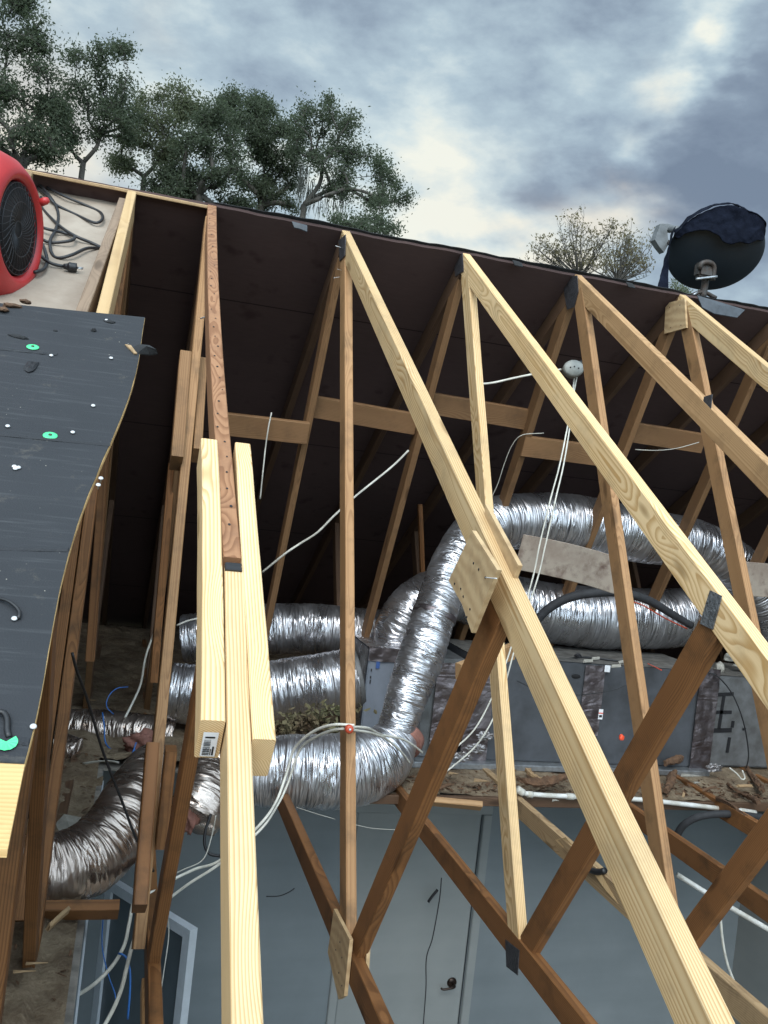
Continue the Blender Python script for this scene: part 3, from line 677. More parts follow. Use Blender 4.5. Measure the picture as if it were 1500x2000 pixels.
tag(flap('tar_scrap', fp, 'scrap', None, None, .01), 'loose dark flap of tar paper curling off the right edge of the felt', 'scrap')
tag(flap('wood_splinter', [aN(244, 672, .024), aN(256, 674, .026), aN(268, 690, .026), aN(262, 690, .024)], 'chip', None, None, .003), 'pale wood splinter beside the loose tar flap', 'splinter')
nails = [(15, 832), (15, 833), (100, 695), (217, 700), (182, 793), (142, 845), (208, 626), (28, 912), (30, 916), (36, 914), (28, 1209), (197, 935), (192, 948), (65, 1420)]
NLAB = ['lone roofing nail at the left edge level with the middle green cap', 'roofing nail just below right of the upper green cap', 'roofing nail near the loose tar flap, below it', 'roofing nail near the curved felt edge, level with the middle green cap', 'roofing nail right beside the middle green cap', 'roofing nail by the dirty tar curl at the felt top edge',
        'leftmost of the three nails in a cluster below the middle green cap', 'lower nail of the cluster of three below the middle green cap', 'right nail of the cluster of three below the middle green cap', 'roofing nail by the end of the bent rubber strip', 'upper of the two nails right on the curved edge', 'lower of the two nails right on the curved edge', 'roofing nail at the lower end of the curved felt edge']
for i, (x, y) in enumerate(nails[1:]):
    m_ = onroof(x, y, .0208); o = lathe('roofing_nail', [(0, .004), (.004, .0038), (.0055, .002), (.0055, .0005), (.0015, 0), (.0015, -.01)], 'nail', None, m_, 12)
    tag(o, NLAB[i], 'nail', 'roofing nails in the black felt')
ws = aN(0, 1172, .024)
tube('rubber_strip', [aN(-6, 1168, .024), aN(12, 1172, .03), aN(28, 1182, .03), aN(38, 1195, .026), aN(36, 1208, .023)], .0035, 'black', None, .01, 6)
tag(bpy.data.objects['rubber_strip'], 'bent black rubber strip lying on the felt at the left edge', 'strip')
tube('black_rope', [aN(-4, 1390, .03), aN(8, 1392, .03), aN(14, 1405, .028), aN(14, 1425, .024), aN(18, 1440, .022)], .005, 'black', None, .01, 6)
tag(bpy.data.objects['black_rope'], 'black cord end reaching the torn green cap at lower left', 'cord')

# ---- boxed bay at the ridge's left end: old deck board, rafters, cords
dk = prism('deck_board', [aN(40, 335, -.10), aN(236, 398, -.10), aN(150, 640, -.10), aN(-60, 620, -.10)], (0, .003, -.012), 'deck')
tag(dk, 'grey brown plywood sheet under the coiled cord at the upper left', 'plywood')
bl = empty('bay_rafter', aN(250, 375), 'pale two-ply rafter at the right side of the bay holding the coiled cord', 'rafter')
def onchord(x, ya, yb_, name, depth, thick, mat, parent, off=0.0, x2=None, **k):
    """board lying along the near slope, top face at the slope plane + off"""
    x2 = x if x2 is None else x2; nrm = Vector((0, -H/S, 1)).normalized()
    a = Vector((x, ya, nz(ya)))+nrm*(off-depth/2); b = Vector((x2, yb_, nz(yb_)))+nrm*(off-depth/2)
    return board(name, a, b, depth, thick, mat, parent, up=nrm, **k)
def onfar(x, ya, yb_, name, depth, thick, mat, parent, off=0.0, **k):
    nrm = Vector((0, H/S, 1)).normalized()
    a = Vector((x, ya, fz(ya)))+nrm*(off-depth/2); b = Vector((x, yb_, fz(yb_)))+nrm*(off-depth/2)
    return board(name, a, b, depth, thick, mat, parent, up=nrm, **k)
onchord(-1.415, -.02, -1.5, 'rafter_ply', .089, .038, 'edge', None).name = 'gable_rafter'
tag(bpy.data.objects['gable_rafter'], 'weathered rafter at the far left end of the ridge behind the red blower', 'rafter')
onchord(-1.012, -.10, -1.6, 'rafter_ply', .11, .036, 'ledger', bl, -.012, x2=-1.062)
onchord(-.982, -.02, -3.6, 'rafter_ply', .13, .038, 'bayraf', bl, 0, x2=-.995)

# ================================================================== TRUSSES
XT = {'A': -.982, 'B': -.629, 'C': 0.0, 'D': .61, 'E': 1.22, 'F': 1.83, 'G': 2.44, 'H': 3.05, 'I': 3.66}
def V3(x, y, z): return Vector((x, y, z))
def truss(key, label, near, web='tan', far='dark', bottom='brown', near_x2=None, nearmat_label=None, diag='brown', diagx=None, group='roof trusses of the open attic', near_y=-4.45, webx=0.0, webxb=None, btm_near=-4.3, farweb='dusk'):
    x = XT[key]; t = empty('roof_truss', (x, 0, 0), label, 'truss', group)
    if near: onchord(x, -.004, near_y, 'top_chord', .089, .039, near, t, x2=near_x2, label=nearmat_label)
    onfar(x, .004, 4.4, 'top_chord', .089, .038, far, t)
    board('bottom_chord', V3(x, btm_near, 0), V3(x, 4.3, 0), .089, .0385, bottom, t)
    bj = V3(x, -1.43, .02)
    # webs: ridge to near joint, near joint to top chord, and their mirror images
    board('web', V3(x+webx, -.05, H-.10), bj+V3(webx if webxb is None else webxb, .02, 0), .089, .0365, web, t, up=(0, 1, .3))
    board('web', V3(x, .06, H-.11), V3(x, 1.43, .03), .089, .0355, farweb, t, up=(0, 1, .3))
    dx = 0.0 if near_x2 is None else (near_x2-x)*2.29/abs(near_y)
    board('web', V3(x+dx*.2, -1.46, .0), V3(x+dx, -2.27, nz(-2.27)-.062), .089, .0345, diag, t, up=(0, 1, .3))
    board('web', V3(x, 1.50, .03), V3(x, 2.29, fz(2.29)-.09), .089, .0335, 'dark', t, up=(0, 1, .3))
    return t
TA = truss('A', 'leftmost roof truss, running down under the black felt panel', None, 'brown', near_y=-4, bottom='dark', btm_near=-1.35)
TB = truss('B', 'truss with a worn reddish rafter spliced between pale new boards, second from the left', None, 'tan', webx=-.010, webxb=-.045)
TC = truss('C', 'truss with a long pale new rafter, plywood joint plates and a narrow vertical brace', 'new', 'tan', near_x2=.085, nearmat_label='long new pale pine rafter with a knot')
TD = truss('D', 'truss with a pale new rafter and a pale knotty vertical brace', 'new', 'new', near_x2=.66, nearmat_label='new pale pine rafter')
TE = truss('E', 'truss with an orange brown rafter, right of the ceiling junction box', 'orange', 'tan', bottom='edge', near_x2=1.30)
TF = truss('F', 'truss whose pale new rafter starts under the satellite dish', 'new', 'tan', near_x2=1.88)
TG = truss('G', 'truss at the far right edge with only its brown far braces in view', 'orange', 'tan')
TH = truss('H', 'second to last truss at the right, deep behind the duct bend', 'tan', 'brown')
TI = truss('I', 'last truss in view at the right, darkest in the attic', 'tan', 'brown')

# truss B: old reddish rafter on top, dark gap, new rafter below, new boards sistered both sides
yB = aN(450, 1088).y; yS0 = aN(430, 864).y; yS1 = aN(413, 1412).y
onchord(-.629, -.004, yB, 'top_chord', .089, .040, 'red', TB, x2=-.612, bow=-.014, label='old reddish rafter with rows of nail holes')
board('splice_gap', V3(-.612, yB-.002, nz(yB)-.045), V3(-.612, yB-.022, nz(yB-.022)-.045), .086, .036, 'black', TB, up=nn_)
onchord(-.610, yB-.024, -4.45, 'top_chord', .089, .041, 'new2', TB, x2=-.640, label='new pale rafter below the splice')
sl = onchord(-.659, yS0, yS1, 'sister_board', .092, .042, 'new2', TB, off=.006, x2=-.6595, label='pale new board on the left of the splice, label on its end', bow=.003)
onchord(-.572, yS0+.005, yS1-.03, 'sister_board', .092, .040, 'new2', TB, off=.003, x2=-.5735, label='pale new board on the right of the splice')
# sticker on the end of the left board
nrmv = Vector(nn_); down = Vector((0, -1, -H/S)).normalized()
ec = V3(-.6595, yS1, nz(yS1))+nrmv*(.006-.055)+down*.0035
st = orient(down, nrmv, ec)
stk = mesh_obj('price_sticker', [(-.030, -.013, 0), (.030, -.013, 0), (.030, .013, 0), (-.030, .013, 0)], [(0, 1, 2, 3)], 'paper', sl, False, st)
V = []; F = []; q = -.026
rr = random.Random(5)
while q < .012:
    w_ = rr.choice((.0008, .0014, .0022)); k = len(V); V += [(q, -.002, .0008), (q+w_, -.002, .0008), (q+w_, .010, .0008), (q, .010, .0008)]; F.append((k, k+1, k+2, k+3)); q += w_+rr.choice((.001, .0016))
for (a0, a1, b0, b1) in ((-.026, -.004, -.009, -.006), (-.026, -.010, -.0045, -.003), (.016, .020, -.008, .009)):
    k = len(V); V += [(a0, b0, .0008), (a1, b0, .0008), (a1, b1, .0008), (a0, b1, .0008)]; F.append((k, k+1, k+2, k+3))
mesh_obj('barcode', V, F, 'ink', sl, False, st)
# nail holes in the old rafter
V = []; F = []
for k in range(34):
    y = -.06-k*(abs(yB)-.1)/34; x = -.629+.017*(y/yB)+rnd.uniform(-.012, .010)-.014*(1-(2*y/yB-1)**2); r = rnd.uniform(.0018, .0038); c = V3(x, y, nz(y))+nrmv*.0016; b0 = len(V)
    for j in range(8): a = j*math.pi/4; V.append(c+Vector((math.cos(a)*r, 0, 0))+down*math.sin(a)*r*1.3)
    F.append(tuple(range(b0, b0+8)))
mesh_obj('nail_holes', V, F, 'ink', TB)
# scabs nailed beside the ridge web of truss B
def alongX(xa, pa, pb, name, depth, thick, mat, parent, **k):
    return board(name, aX(*pa, xa), aX(*pb, xa), depth, thick, mat, parent, up=(0, 1, .3), **k)
alongX(-.690, (361, 700), (344, 905), 'scab_board', .10, .046, 'tan', TB, label='short brown board nailed left of the brace, upper')
alongX(-.612, (395, 712), (384, 890), 'scab_board', .089, .034, 'tan', TB, label='short board nailed right of the brace, upper')
alongX(-.705, (297, 1462), (272, 1775), 'scab_board', .10, .036, 'brown', TB, label='short reddish board nailed left of the brace, lower')
alongX(-.632, (334, 1462), (314, 1650), 'scab_board', .089, .036, 'brown', TB, label='short board nailed right of the brace, lower')
# post under the near joint of truss B
alongX(-.632, (290, 1925), (293, 2100), 'hanger_post', .05, .045, 'orange', TB)
board('web', V3(-1.020, -.5, H-1.0), V3(-1.026, -1.38, .10), .089, .037, 'brown', TA, up=(0, 1, .3), label='second ply of the reddish brace under the felt edge')
# plywood gussets of truss C
def gusset(x, px, th, mat, parent, label=None):
    return prism('gusset_plate', [aX(a, b, x) for a, b in px], (th, 0, 0), mat, parent, label)
gusset(-.034, [(922, 1036), (971, 1113), (921, 1236), (902, 1180), (876, 1134)], .0115, 'ply', TC, 'pale plywood plate at the upper joint')
gusset(.047, [(948, 985), (1012, 1104), (965, 1225), (935, 1190)], .0115, 'ply', TC)
gusset(-.034, [(652, 1775), (683, 1835), (672, 1945), (661, 1952), (640, 1860)], .0115, 'ply', TC, 'pale plywood plate at the lower joint')
gusset(.022, [(685, 1800), (718, 1832), (712, 1930), (690, 1925)], .0115, 'ply', TC)
# truss F, plywood gusset at the ridge
gusset(1.83-.034, [(1300, 592), (1337, 584), (1340, 640), (1297, 652)], .0115, 'ply', TF, 'square plywood plate at the ridge')
def nail_dots(x, px, parent, mat='ink', r=.0032):
    for (a, b) in px:
        lathe('nail_head', [(0, .0012), (r*.8, .0012), (r, 0)], mat, parent, orient((-1, 0, 0), (0, 0, 1), aX(a, b, x)), 10)
nail_dots(-.0345, ((900, 1150), (905, 1165), (925, 1100), (935, 1112), (948, 1128), (918, 1190), (912, 1205), (888, 1140)), TC)
nail_dots(-.0345, ((664, 1840), (668, 1870), (662, 1900), (668, 1925), (656, 1855)), TC)
nail_dots(1.83-.0345, ((1308, 600), (1328, 596), (1310, 640), (1330, 635)), TF)
# nail plates
def plate(x, px, mat, parent, name='nail_plate', th=.0025, label=None):
    return prism(name, [aX(a, b, x) for a, b in px], (-th, 0, 0), mat, parent, label)
plate(XT['D']+.0045, [(1388, 1153), (1411, 1164), (1393, 1230), (1368, 1218)], 'plate', TD, label='silver toothed nail plate')
plate(XT['D']-.0205, [(988, 1835), (1015, 1856), (1012, 1905), (990, 1888)], 'platedark', TD)
plate(XT['E']-.021, [(1098, 545), (1128, 538), (1130, 570), (1122, 600), (1108, 605)], 'platedark', TE)
plate(XT['E']+.006, [(1376, 775), (1392, 770), (1388, 812), (1370, 808)], 'platedark', TE, label='dark nail plate on the rafter splice')
plate(XT['D']-.0205, [(885, 500), (904, 495), (906, 530), (890, 540)], 'platedark', TD)
plate(-.0205, [(662, 470), (676, 458), (674, 500), (664, 510)], 'platedark', TC)
# nails sticking out at ridge of truss C
for i, (a, b) in enumerate((((652, 543), (664, 541)), ((655, 480), (668, 484)), ((660, 526), (667, 528)))):
    tube('protruding_nail', [aX(*a, -.05), aX(*b, -.018)], .0014, 'nail', TC, .01, 6)
tube('staple', [aX(948, 1128, -.04), aX(970, 1130, -.036)], .0015, 'nail', TC, .01, 6)
tube('bent_nail', [aX(392, 622, -.66), aX(402, 619, -.65)], .0028, 'nail', TB, .01, 6)
# pale splinters on E's cracked bottom chord plus its black bracket
sx = XT['E']
flap('splinter', [aX(1085, 1640, sx-.02), aX(1105, 1635, sx-.02), aX(1125, 1660, sx-.01), aX(1100, 1655, sx-.02)], 'new', TE)
flap('splinter', [aX(1160, 1705, sx-.03), aX(1168, 1694, sx-.03), aX(1195, 1745, sx-.02), aX(1208, 1765, sx-.02), aX(1185, 1740, sx-.025)], 'new', TE, 'pale splintered tongue of wood')
tube('bracket', [aX(1140, 1690, sx-.02), aX(1155, 1700, sx-.035), aX(1170, 1703, sx-.03), aX(1182, 1700, sx-.02)], .013, 'black', TE, .01, 8)

# horizontal braces across the far webs, in lapped lengths
def yweb(z): return .06+(1.43-.06)*(H-.11-z)/(H-.14)
def brace(name, pa, pb, mat, label, dy=-.064, dep=.115):
    a = aY(*pa, .42+dy); b = aY(*pb, .42+dy)
    return tag(board(name, a, b, dep, .038, mat, None, up=(0, -.35, 1)), label, 'brace', 'lapped brace boards across the attic')
brace('brace_board', (425, 826), (601, 846), 'dusk', 'leftmost brown brace board of the row, behind the pale spliced boards', .0)
brace('brace_board', (614, 794), (812, 828), 'dusk', 'brown brace board behind the first long pale rafter', .04)
brace('brace_board', (835, 786), (1046, 822), 'dusk', 'brown brace board crossing behind the pale knotty vertical brace', .0)
brace('brace_board', (1020, 870), (1172, 890), 'dusk', 'short brown brace board lying lower, left of the second brown rafter brace', .0)
brace('brace_board', (1225, 842), (1372, 866), 'dusk', 'rightmost orange brown brace board, with a thin wire across it', .0)
# other loose timbers
def timber(name, L, dep, th, mat, label, cat='board', up=(0, 1, .3), **k):
    return tag(board(name, aY(*L[0]), aY(*L[1]), dep, th, mat, None, up=up, **k), label, cat)
timber('plywood_strip', ((1013, 1078, .12), (1208, 1126, .0)), .19, .012, 'plyw', 'weathered stained plywood strip nailed behind the right hand braces', 'plywood strip', (0, -.1, 1), bowz=.012)
timber('plywood_strip', ((1452, 1130, .3), (1600, 1142, .3)), .20, .012, 'plyw', 'grey weathered plywood strip at the right edge, end of the big duct', 'plywood strip', (0, 0, 1))
timber('thin_post', ((820, 985, 1.8), (826, 1140, 1.8)), .038, .030, 'brown', 'thin far stick standing in the dark behind the ducts', 'post', (0, 1, 0))
timber('cross_block', ((895, 1312, -.25), (1000, 1272, -.05)), .080, .036, 'orange', 'short orange brown block between the two braces under the plywood plate', 'block', (0, 0, 1))
timber('support_post', ((52, 1430, -2.35), (-26, 2050, -2.35)), .075, .04, 'brown', 'dark brown post close to the camera at the lower left edge', 'post', (0, 1, 0))
b_ = tag(board('wood_block', aZ(88, 1778, .06), aZ(232, 1776, .06), .085, .036, 'brown', None, up=(0, -.7, .7)), 'short reddish brown block lying on the insulation at lower left', 'block')
tag(board('wood_offcut', aZ(94, 1812, .10), aZ(132, 1778, .11), .026, .012, 'chip', None, up=(0, -.7, .7), rag=.006), 'small splintered offcut lying across the reddish block', 'offcut')
tag(board('floor_plank', aZ(815, 1562, .035), aZ(940, 1574, .030), .06, .030, 'orange', None, up=(0, -.8, .6)), 'orange brown plank end at the torn ceiling edge, left of the pale brace', 'plank')
tag(board('edge_joist', V3(.32, .045, .0), V3(3.43, .045, .0), .045, .030, 'dark', None, up=(0, 0, 1)), 'thin brown edge strip under the debris, above the door', 'joist')
# extra studs seen below the felt edge, left
for (pa, pb, Yp, m_, lb) in (((208, 850), (176, 1290), -.3, 'brown', 'narrow brown stud in the dark left bay, beside the curved felt edge'),):
    timber('bay_stud', ((pa[0], pa[1], Yp), (pb[0], pb[1], Yp-.1)), .085, .036, m_, lb, 'stud', (0, 1, 0))
for (pa, pb, Yp, lb) in (((336, 905), (300, 1330), .7, 'dark brace in shadow left of the tan brace'),):
    timber('bay_brace', ((pa[0], pa[1], Yp), (pb[0], pb[1], Yp)), .085, .04, 'brown', lb, 'brace', (0, 1, 0))

# ================================================================== DUCTS
def duct(label, L, r, mat='foil', group=None, cr=.0055, collars=(), name='flexible_duct'):
    t = empty(name, aY(*L[0]), label, 'duct', group)
    tube('foil_sleeve', pxpath(L), r, mat, t, .011, 56, cr)
    for (px, py, Y, rr_, dirpx, mt) in collars:
        a = aY(px, py, Y); b = aY(dirpx[0], dirpx[1], dirpx[2]); tube('collar', [a, a.lerp(b, .5), b], rr_, mt, t, .02, 40, .002)
    return t
G_ = 'silver insulated flexible ducts'
duct('large silver duct arching up behind the plywood plate and over to the right', [(770, 1436, .22), (792, 1370, .25), (822, 1285, .32), (855, 1185, .42), (893, 1090, .55), (950, 1028, .68), (1030, 1018, .78), (1120, 1022, .82), (1250, 1045, .88), (1360, 1065, .95), (1440, 1110, 1.0), (1490, 1180, 1.05), (1520, 1260, 1.1)],
     [.098, .105, .118, .12, .125, .15, .17, .175, .17, .165, .16, .15, .15], group=G_, collars=[(850, 1196, .41, .122, (846, 1208, .40), 'tape')])
duct('silver duct sagging over the torn ceiling edge at the centre, below the red clamp', [(425, 1505, .22), (480, 1503, .16), (560, 1505, .12), (640, 1508, .10), (700, 1500, .12), (742, 1480, .16), (768, 1452, .22), (782, 1418, .28)],
     [.15, .165, .175, .18, .18, .165, .13, .10], group=G_, cr=.009, collars=[(792, 1436, .25, .105, (784, 1452, .21), 'pink')])
duct('silver duct behind the pale spliced boards, upper of the two on the foil box', [(360, 1250, 1.45), (440, 1240, 1.40), (540, 1228, 1.35), (620, 1228, 1.32), (700, 1236, 1.28), (745, 1240, 1.25)], .155, group=G_)
duct('silver duct with a dark band, lower of the two feeding the foil box', [(330, 1350, .95), (420, 1360, .93), (520, 1352, .9), (610, 1340, .88), (690, 1326, .88)], [.16, .17, .175, .18, .185], group=G_,
     collars=[(688, 1328, .88, .188, (698, 1326, .88), 'plen')])
duct('thick silver duct running from the foil box along above the grey unit', [(772, 1262, .95), (782, 1225, .95), (820, 1180, .98), (880, 1160, 1.0), (960, 1175, 1.02), (1060, 1195, 1.05), (1150, 1205, 1.05), (1250, 1208, 1.08), (1330, 1205, 1.12), (1420, 1180, 1.2), (1500, 1160, 1.3)],
     [.13, .15, .165, .17, .18, .19, .20, .20, .19, .18, .17], group=G_)
duct('small silver duct crossing the floor at the left, under the black wire', [(95, 1425, 1.0), (150, 1424, .98), (220, 1428, .96), (290, 1436, .92), (338, 1442, .9)], [.10, .108, .11, .108, .10], 'foilbrown', G_)
duct('foil duct with brown reflections in its colour, bending up from the lower left corner', [(-30, 1712, -1.05), (40, 1705, -1.0), (110, 1698, -.95), (170, 1678, -.88), (222, 1628, -.78), (252, 1570, -.65), (280, 1520, -.45), (300, 1490, -.3)], [.115, .122, .128, .130, .125, .115, .10, .09], 'foilbrown', G_)
duct('crumpled foil covered duct boot between the spliced boards and the left brace', [(372, 1600, -.22), (395, 1560, -.15), (415, 1520, -.02), (440, 1495, .12)], [.11, .13, .13, .12], 'foilbrown', None, .017, name='duct_boot')
duct('dark foil duct in the shadow behind the small left duct', [(40, 1470, .6), (90, 1455, .55), (150, 1470, .5)], .07, 'foilbrown', None, .006)

# foil covered plenum box that the ducts feed
pb = empty('plenum_box', (.68, .95, .05), 'foil topped blue grey box where the round ducts meet', 'duct box')
x0, x1, y0, y1, z0, z1 = .545, .87, .72, 1.25, .05, .63
box('box_body', (x0, y0, z0), (x1, y1, z1), 'box', pb, .006)
def crumple(name, lo, hi, ax, mat, parent, n=30, amp=.006, ov=0.0):
    """foil sheet on one side of a box, wrinkled"""
    lo, hi = Vector(lo), Vector(hi); V = []; F = []; UV = []
    u = [i for i in range(3) if i != ax]
    for j in range(n+1):
        for i in range(n+1):
            p = lo.copy(); p[u[0]] = lo[u[0]]+(hi[u[0]]-lo[u[0]])*i/n; p[u[1]] = lo[u[1]]+(hi[u[1]]-lo[u[1]])*j/n
            d = amp*(.5+abs(mn.noise(p*12))*1.6+mn.noise(p*34)*.3); p[ax] = lo[ax]+(d if ov >= 0 else -d); V.append(p)
    for j in range(n):
        for i in range(n):
            a = j*(n+1)+i; F.append((a, a+1, a+n+2, a+n+1)); UV.append([((hi[u[0]]-lo[u[0]])*(i+q)/n, (hi[u[1]]-lo[u[1]])*(j+w)/n*3) for q, w in ((0, 0), (1, 0), (1, 1), (0, 1))])
    c = V[0].copy(); return mesh_obj(name, [v-c for v in V], F, mat, parent, True, Matrix.Translation(c), UV)
crumple('foil_top', (x0-.005, y0-.01, z1+.002), (x1+.005, y1, z1+.002), 2, 'foil', pb)
crumple('foil_band', (x0-.004, y0-.004, z1-.07), (x1+.004, y0-.004, z1+.008), 1, 'tape', pb, ov=-1)
crumple('foil_side', (x0-.004, y0, z0), (x0-.004, y1, z1), 0, 'foil', pb, ov=-1)
bm_l = []
for i, (dx, dz, w_, h_) in enumerate(((.045, -.11, .022, .05), (.018, -.13, .006, .016), (.018, -.17, .006, .014), (.018, -.20, .007, .022))):
    k = (x0+dx, y0-.0085, z1+dz); box('print_mark', k, (k[0]+w_, k[1]+.0015, k[2]+h_), 'ink' if i else simple('blue_print', (.04, .10, .30), .6), pb, 0)

# air handler
ah = empty('air_handler', (1.9, .75, .03), 'long dark grey air handling unit on a metal pan behind the braces', 'air handler')
ax0, ax1, ay0, ay1, az0, az1 = 1.10, 2.66, .52, 1.08, .07, .66
box('cabinet', (ax0, ay0, az0), (ax1, ay1, az1), 'cab', ah, .006)
box('drain_pan', (ax0-.32, ay0-.07, .035), (ax1+.02, ay1+.1, .068), 'galv', ah, .004)
box('seam_strip', (1.86, ay0-.006, az0+.01), (1.885, ay0-.001, az1-.005), 'galv', ah, .001)
crumple('tape_seam', (1.80, ay0-.008, az0+.17), (1.93, ay0-.008, az1-.005), 1, 'tape', ah, ov=-1, amp=.004)
crumple('tape_seam', (ax0-.02, ay0-.010, az0), (ax0+.14, ay0-.010, az1), 1, 'tape', ah, ov=-1, amp=.004)
crumple('tape_seam', (ax1-.09, ay0-.010, az0-.02), (ax1+.05, ay0-.010, az1+.02), 1, 'tape', ah, ov=-1, amp=.007)
crumple('dusty_top', (ax0, ay0+.004, az1+.001), (ax1, ay1, az1+.001), 2, simple('grey_dust_on_top', (.15, .14, .125), .9, var=.6, scale=16, bump=.4), ah, amp=.002)
box('end_panel', (ax0-.27, ay0+.03, az0), (ax0-.022, ay1-.02, az1-.03), 'plen', ah, .006)
crumple('liner_strip', (ax0-.20, ay0+.020, az0+.02), (ax0-.03, ay0+.020, az1-.05), 1, 'tape', ah, ov=-1, amp=.006)
o = lathe('handle_slot', [(0, .004), (.026, .004), (.030, 0)], 'void', ah, orient((0, -1, 0), (1, 0, 0), aY(1125, 1321, ay0-.001)), 24, 1.0, .45)
p = aY(1173, 1395, ay0-.012)
box('warning_label', (p.x-.014, p.y-.0015, p.z-.030), (p.x+.014, p.y, p.z+.030), 'paper', ah, 0)
box('label_stripe', (p.x-.014, p.y-.003, p.z+.004), (p.x+.014, p.y-.0018, p.z+.010), 'ruby', ah, 0)
box('label_print', (p.x-.009, p.y-.003, p.z-.018), (p.x+.009, p.y-.0018, p.z-.004), 'ink', ah, 0)
tube('scratch', [aY(1098, 1365, ay0-.004), aY(1108, 1371, ay0-.004), aY(1122, 1370, ay0-.004)], .0018, 'ink', ah, .01, 5)
# return plenum with hand drawn black marks
rp = empty('return_plenum', (3.0, .7, .03), 'dark duct box with hand drawn black strokes, right end of the grey unit', 'duct box')
box('plenum_body', (ax1+.06, ay0+.10, .05), (3.62, ay1+.05, .62), 'plen', rp, .01)
crumple('dusty_top', (ax1+.065, ay0+.105, .622), (3.61, ay1+.04, .622), 2, simple('grey_dust_on_plenum', (.14, .13, .115), .9, var=.6, scale=14, bump=.4), rp, amp=.003)
yf = ay0+.097
def stroke(a, b, w_=.009):
    p, q = aY(*a, yf), aY(*b, yf); d = (q-p).normalized(); n = Vector((-d.z, 0, d.x))*w_
    prism('marker_stroke', [p-n, q-n, q+n, p+n], (0, -.0015, 0), 'ink', rp)
stroke((1400, 1357), (1433, 1355), .011); stroke((1414, 1359), (1404, 1424), .011); stroke((1392, 1391), (1429, 1391), .011)
stroke((1386, 1427), (1429, 1426), .014); stroke((1432, 1408), (1430, 1421), .011); stroke((1425, 1440), (1420, 1470), .011); stroke((1450, 1424), (1457, 1424), .008)
# bits lying on the unit
def lump(name, P, s, mat, label, cat, group=None, seed=1):
    rr = random.Random(seed); bm = bmesh.new(); bmesh.ops.create_icosphere(bm, subdivisions=2, radius=1)
    for v in bm.verts: v.co = Vector((v.co.x*s[0], v.co.y*s[1], max(v.co.z, -.55)*s[2]))*(1+.35*mn.noise(v.co*1.7+Vector((seed, 0, 0))))
    me = bpy.data.meshes.new(name); bm.to_mesh(me); bm.free(); o = link(name, me, mat, None, Matrix.Translation(P) @ Matrix.Rotation(rr.uniform(0, 3), 4, 'Z')); return tag(o, label, cat, group)
zt = az1+.012
lump('black_knockout', aZ(1129, 1281, zt+.012), (.022, .018, .016), 'black', 'small black plug on top of the grey unit', 'plug', seed=2)
box('paper_tag', aZ(1186, 1306, zt-.03)-Vector((.018, .004, .02)), aZ(1186, 1306, zt-.03)+Vector((.018, 0, .02)), 'paper').name = 'paper_tag'
tag(bpy.data.objects['paper_tag'], 'small white tag hanging over the top edge of the grey unit', 'tag')
for i, (x, y, lx, lb) in enumerate(((1150, 1292, .03, 'curled pale drywall chip on the grey unit, left of the white tag'), (1165, 1287, .025, 'thin pale chip on the grey unit behind the white tag'), (1205, 1302, .03, 'flat pale chip right of the white tag'), (1216, 1294, .022, 'small tan chip nearest the brown brace on the unit top'))):
    p = aZ(x, y, zt+.004); board('debris_chip', p-Vector((lx, 0, 0)), p+Vector((lx, .015, .004)), .018, .006, 'straw', None, up=(0, .2, 1), rag=.008); tag(bpy.data.objects['debris_chip' if i == 0 else 'debris_chip.%03d' % i], lb, 'chip', 'chips lying on the grey unit')
tube('red_wire', [aZ(1265, 1296, zt), aZ(1280, 1303, zt+.004), aZ(1292, 1309, zt)], .003, 'ruby', None, .01, 6); tag(bpy.data.objects['red_wire'], 'short red wire on top of the grey unit', 'wire')
lump('orange_cap', aY(1214, 1441, .0), (.018, .014, .018), 'ruby', 'orange red cap peeking out behind the diagonal brown brace', 'cap', seed=4)
tag(tube('thin_black_line', pxpath([(1375, 1312, .5), (1400, 1320, .48), (1430, 1355, .45), (1452, 1410, .42), (1462, 1470, .4), (1458, 1500, .4)]), .004, 'black', None, .02, 6), 'thin black line arching over the plenum with the black strokes', 'cable')
# cast metal and fabric rubbish behind the pale rafter at right
for i, (x, y, Y, s, m_, lb) in enumerate(((1405, 1305, .75, (.035, .03, .045), 'straw', 'pale angular plastic piece on the plenum top'), (1425, 1285, .9, (.05, .04, .03), 'straw', 'grey crumpled piece behind the rafter at right'), (1380, 1270, 1.0, (.06, .05, .03), 'leafd', 'brown clump of leaves on top of the right plenum'), (1450, 1300, .8, (.09, .04, .012), 'straw', 'flat pale shard on the plenum top at right'))):
    lump('rubbish_piece', aY(x, y, Y), s, m_, lb, 'rubbish', seed=11+i)

for i, (x, y, Y, lb) in enumerate(((905, 1478, .38, 'crumpled foil scrap at the left foot of the grey unit'), (930, 1462, .36, 'second foil scrap leaning on the left end of the grey unit'), (1395, 1500, .4, 'dusty foil scrap under the plenum with the black strokes'), (948, 1438, .42, 'small foil twist above the metal pan'))):
    fluff_bm = bmesh.new(); bmesh.ops.create_icosphere(fluff_bm, subdivisions=4, radius=1)
    for v in fluff_bm.verts: v.co = Vector((v.co.x*.045, v.co.y*.012, v.co.z*.022))*(1+.7*mn.noise(v.co*3+Vector((i*9, 0, 0)))+.35*mn.noise(v.co*8))
    me = bpy.data.meshes.new('foil_scrap'); fluff_bm.to_mesh(me); fluff_bm.free(); tag(link('foil_scrap', me, simple('foil_scrap_metal_%d' % i, (.38, .36, .36), .38, .8, var=.5, bump=.5), None, Matrix.Translation(aY(x, y, Y))), lb, 'foil scrap')
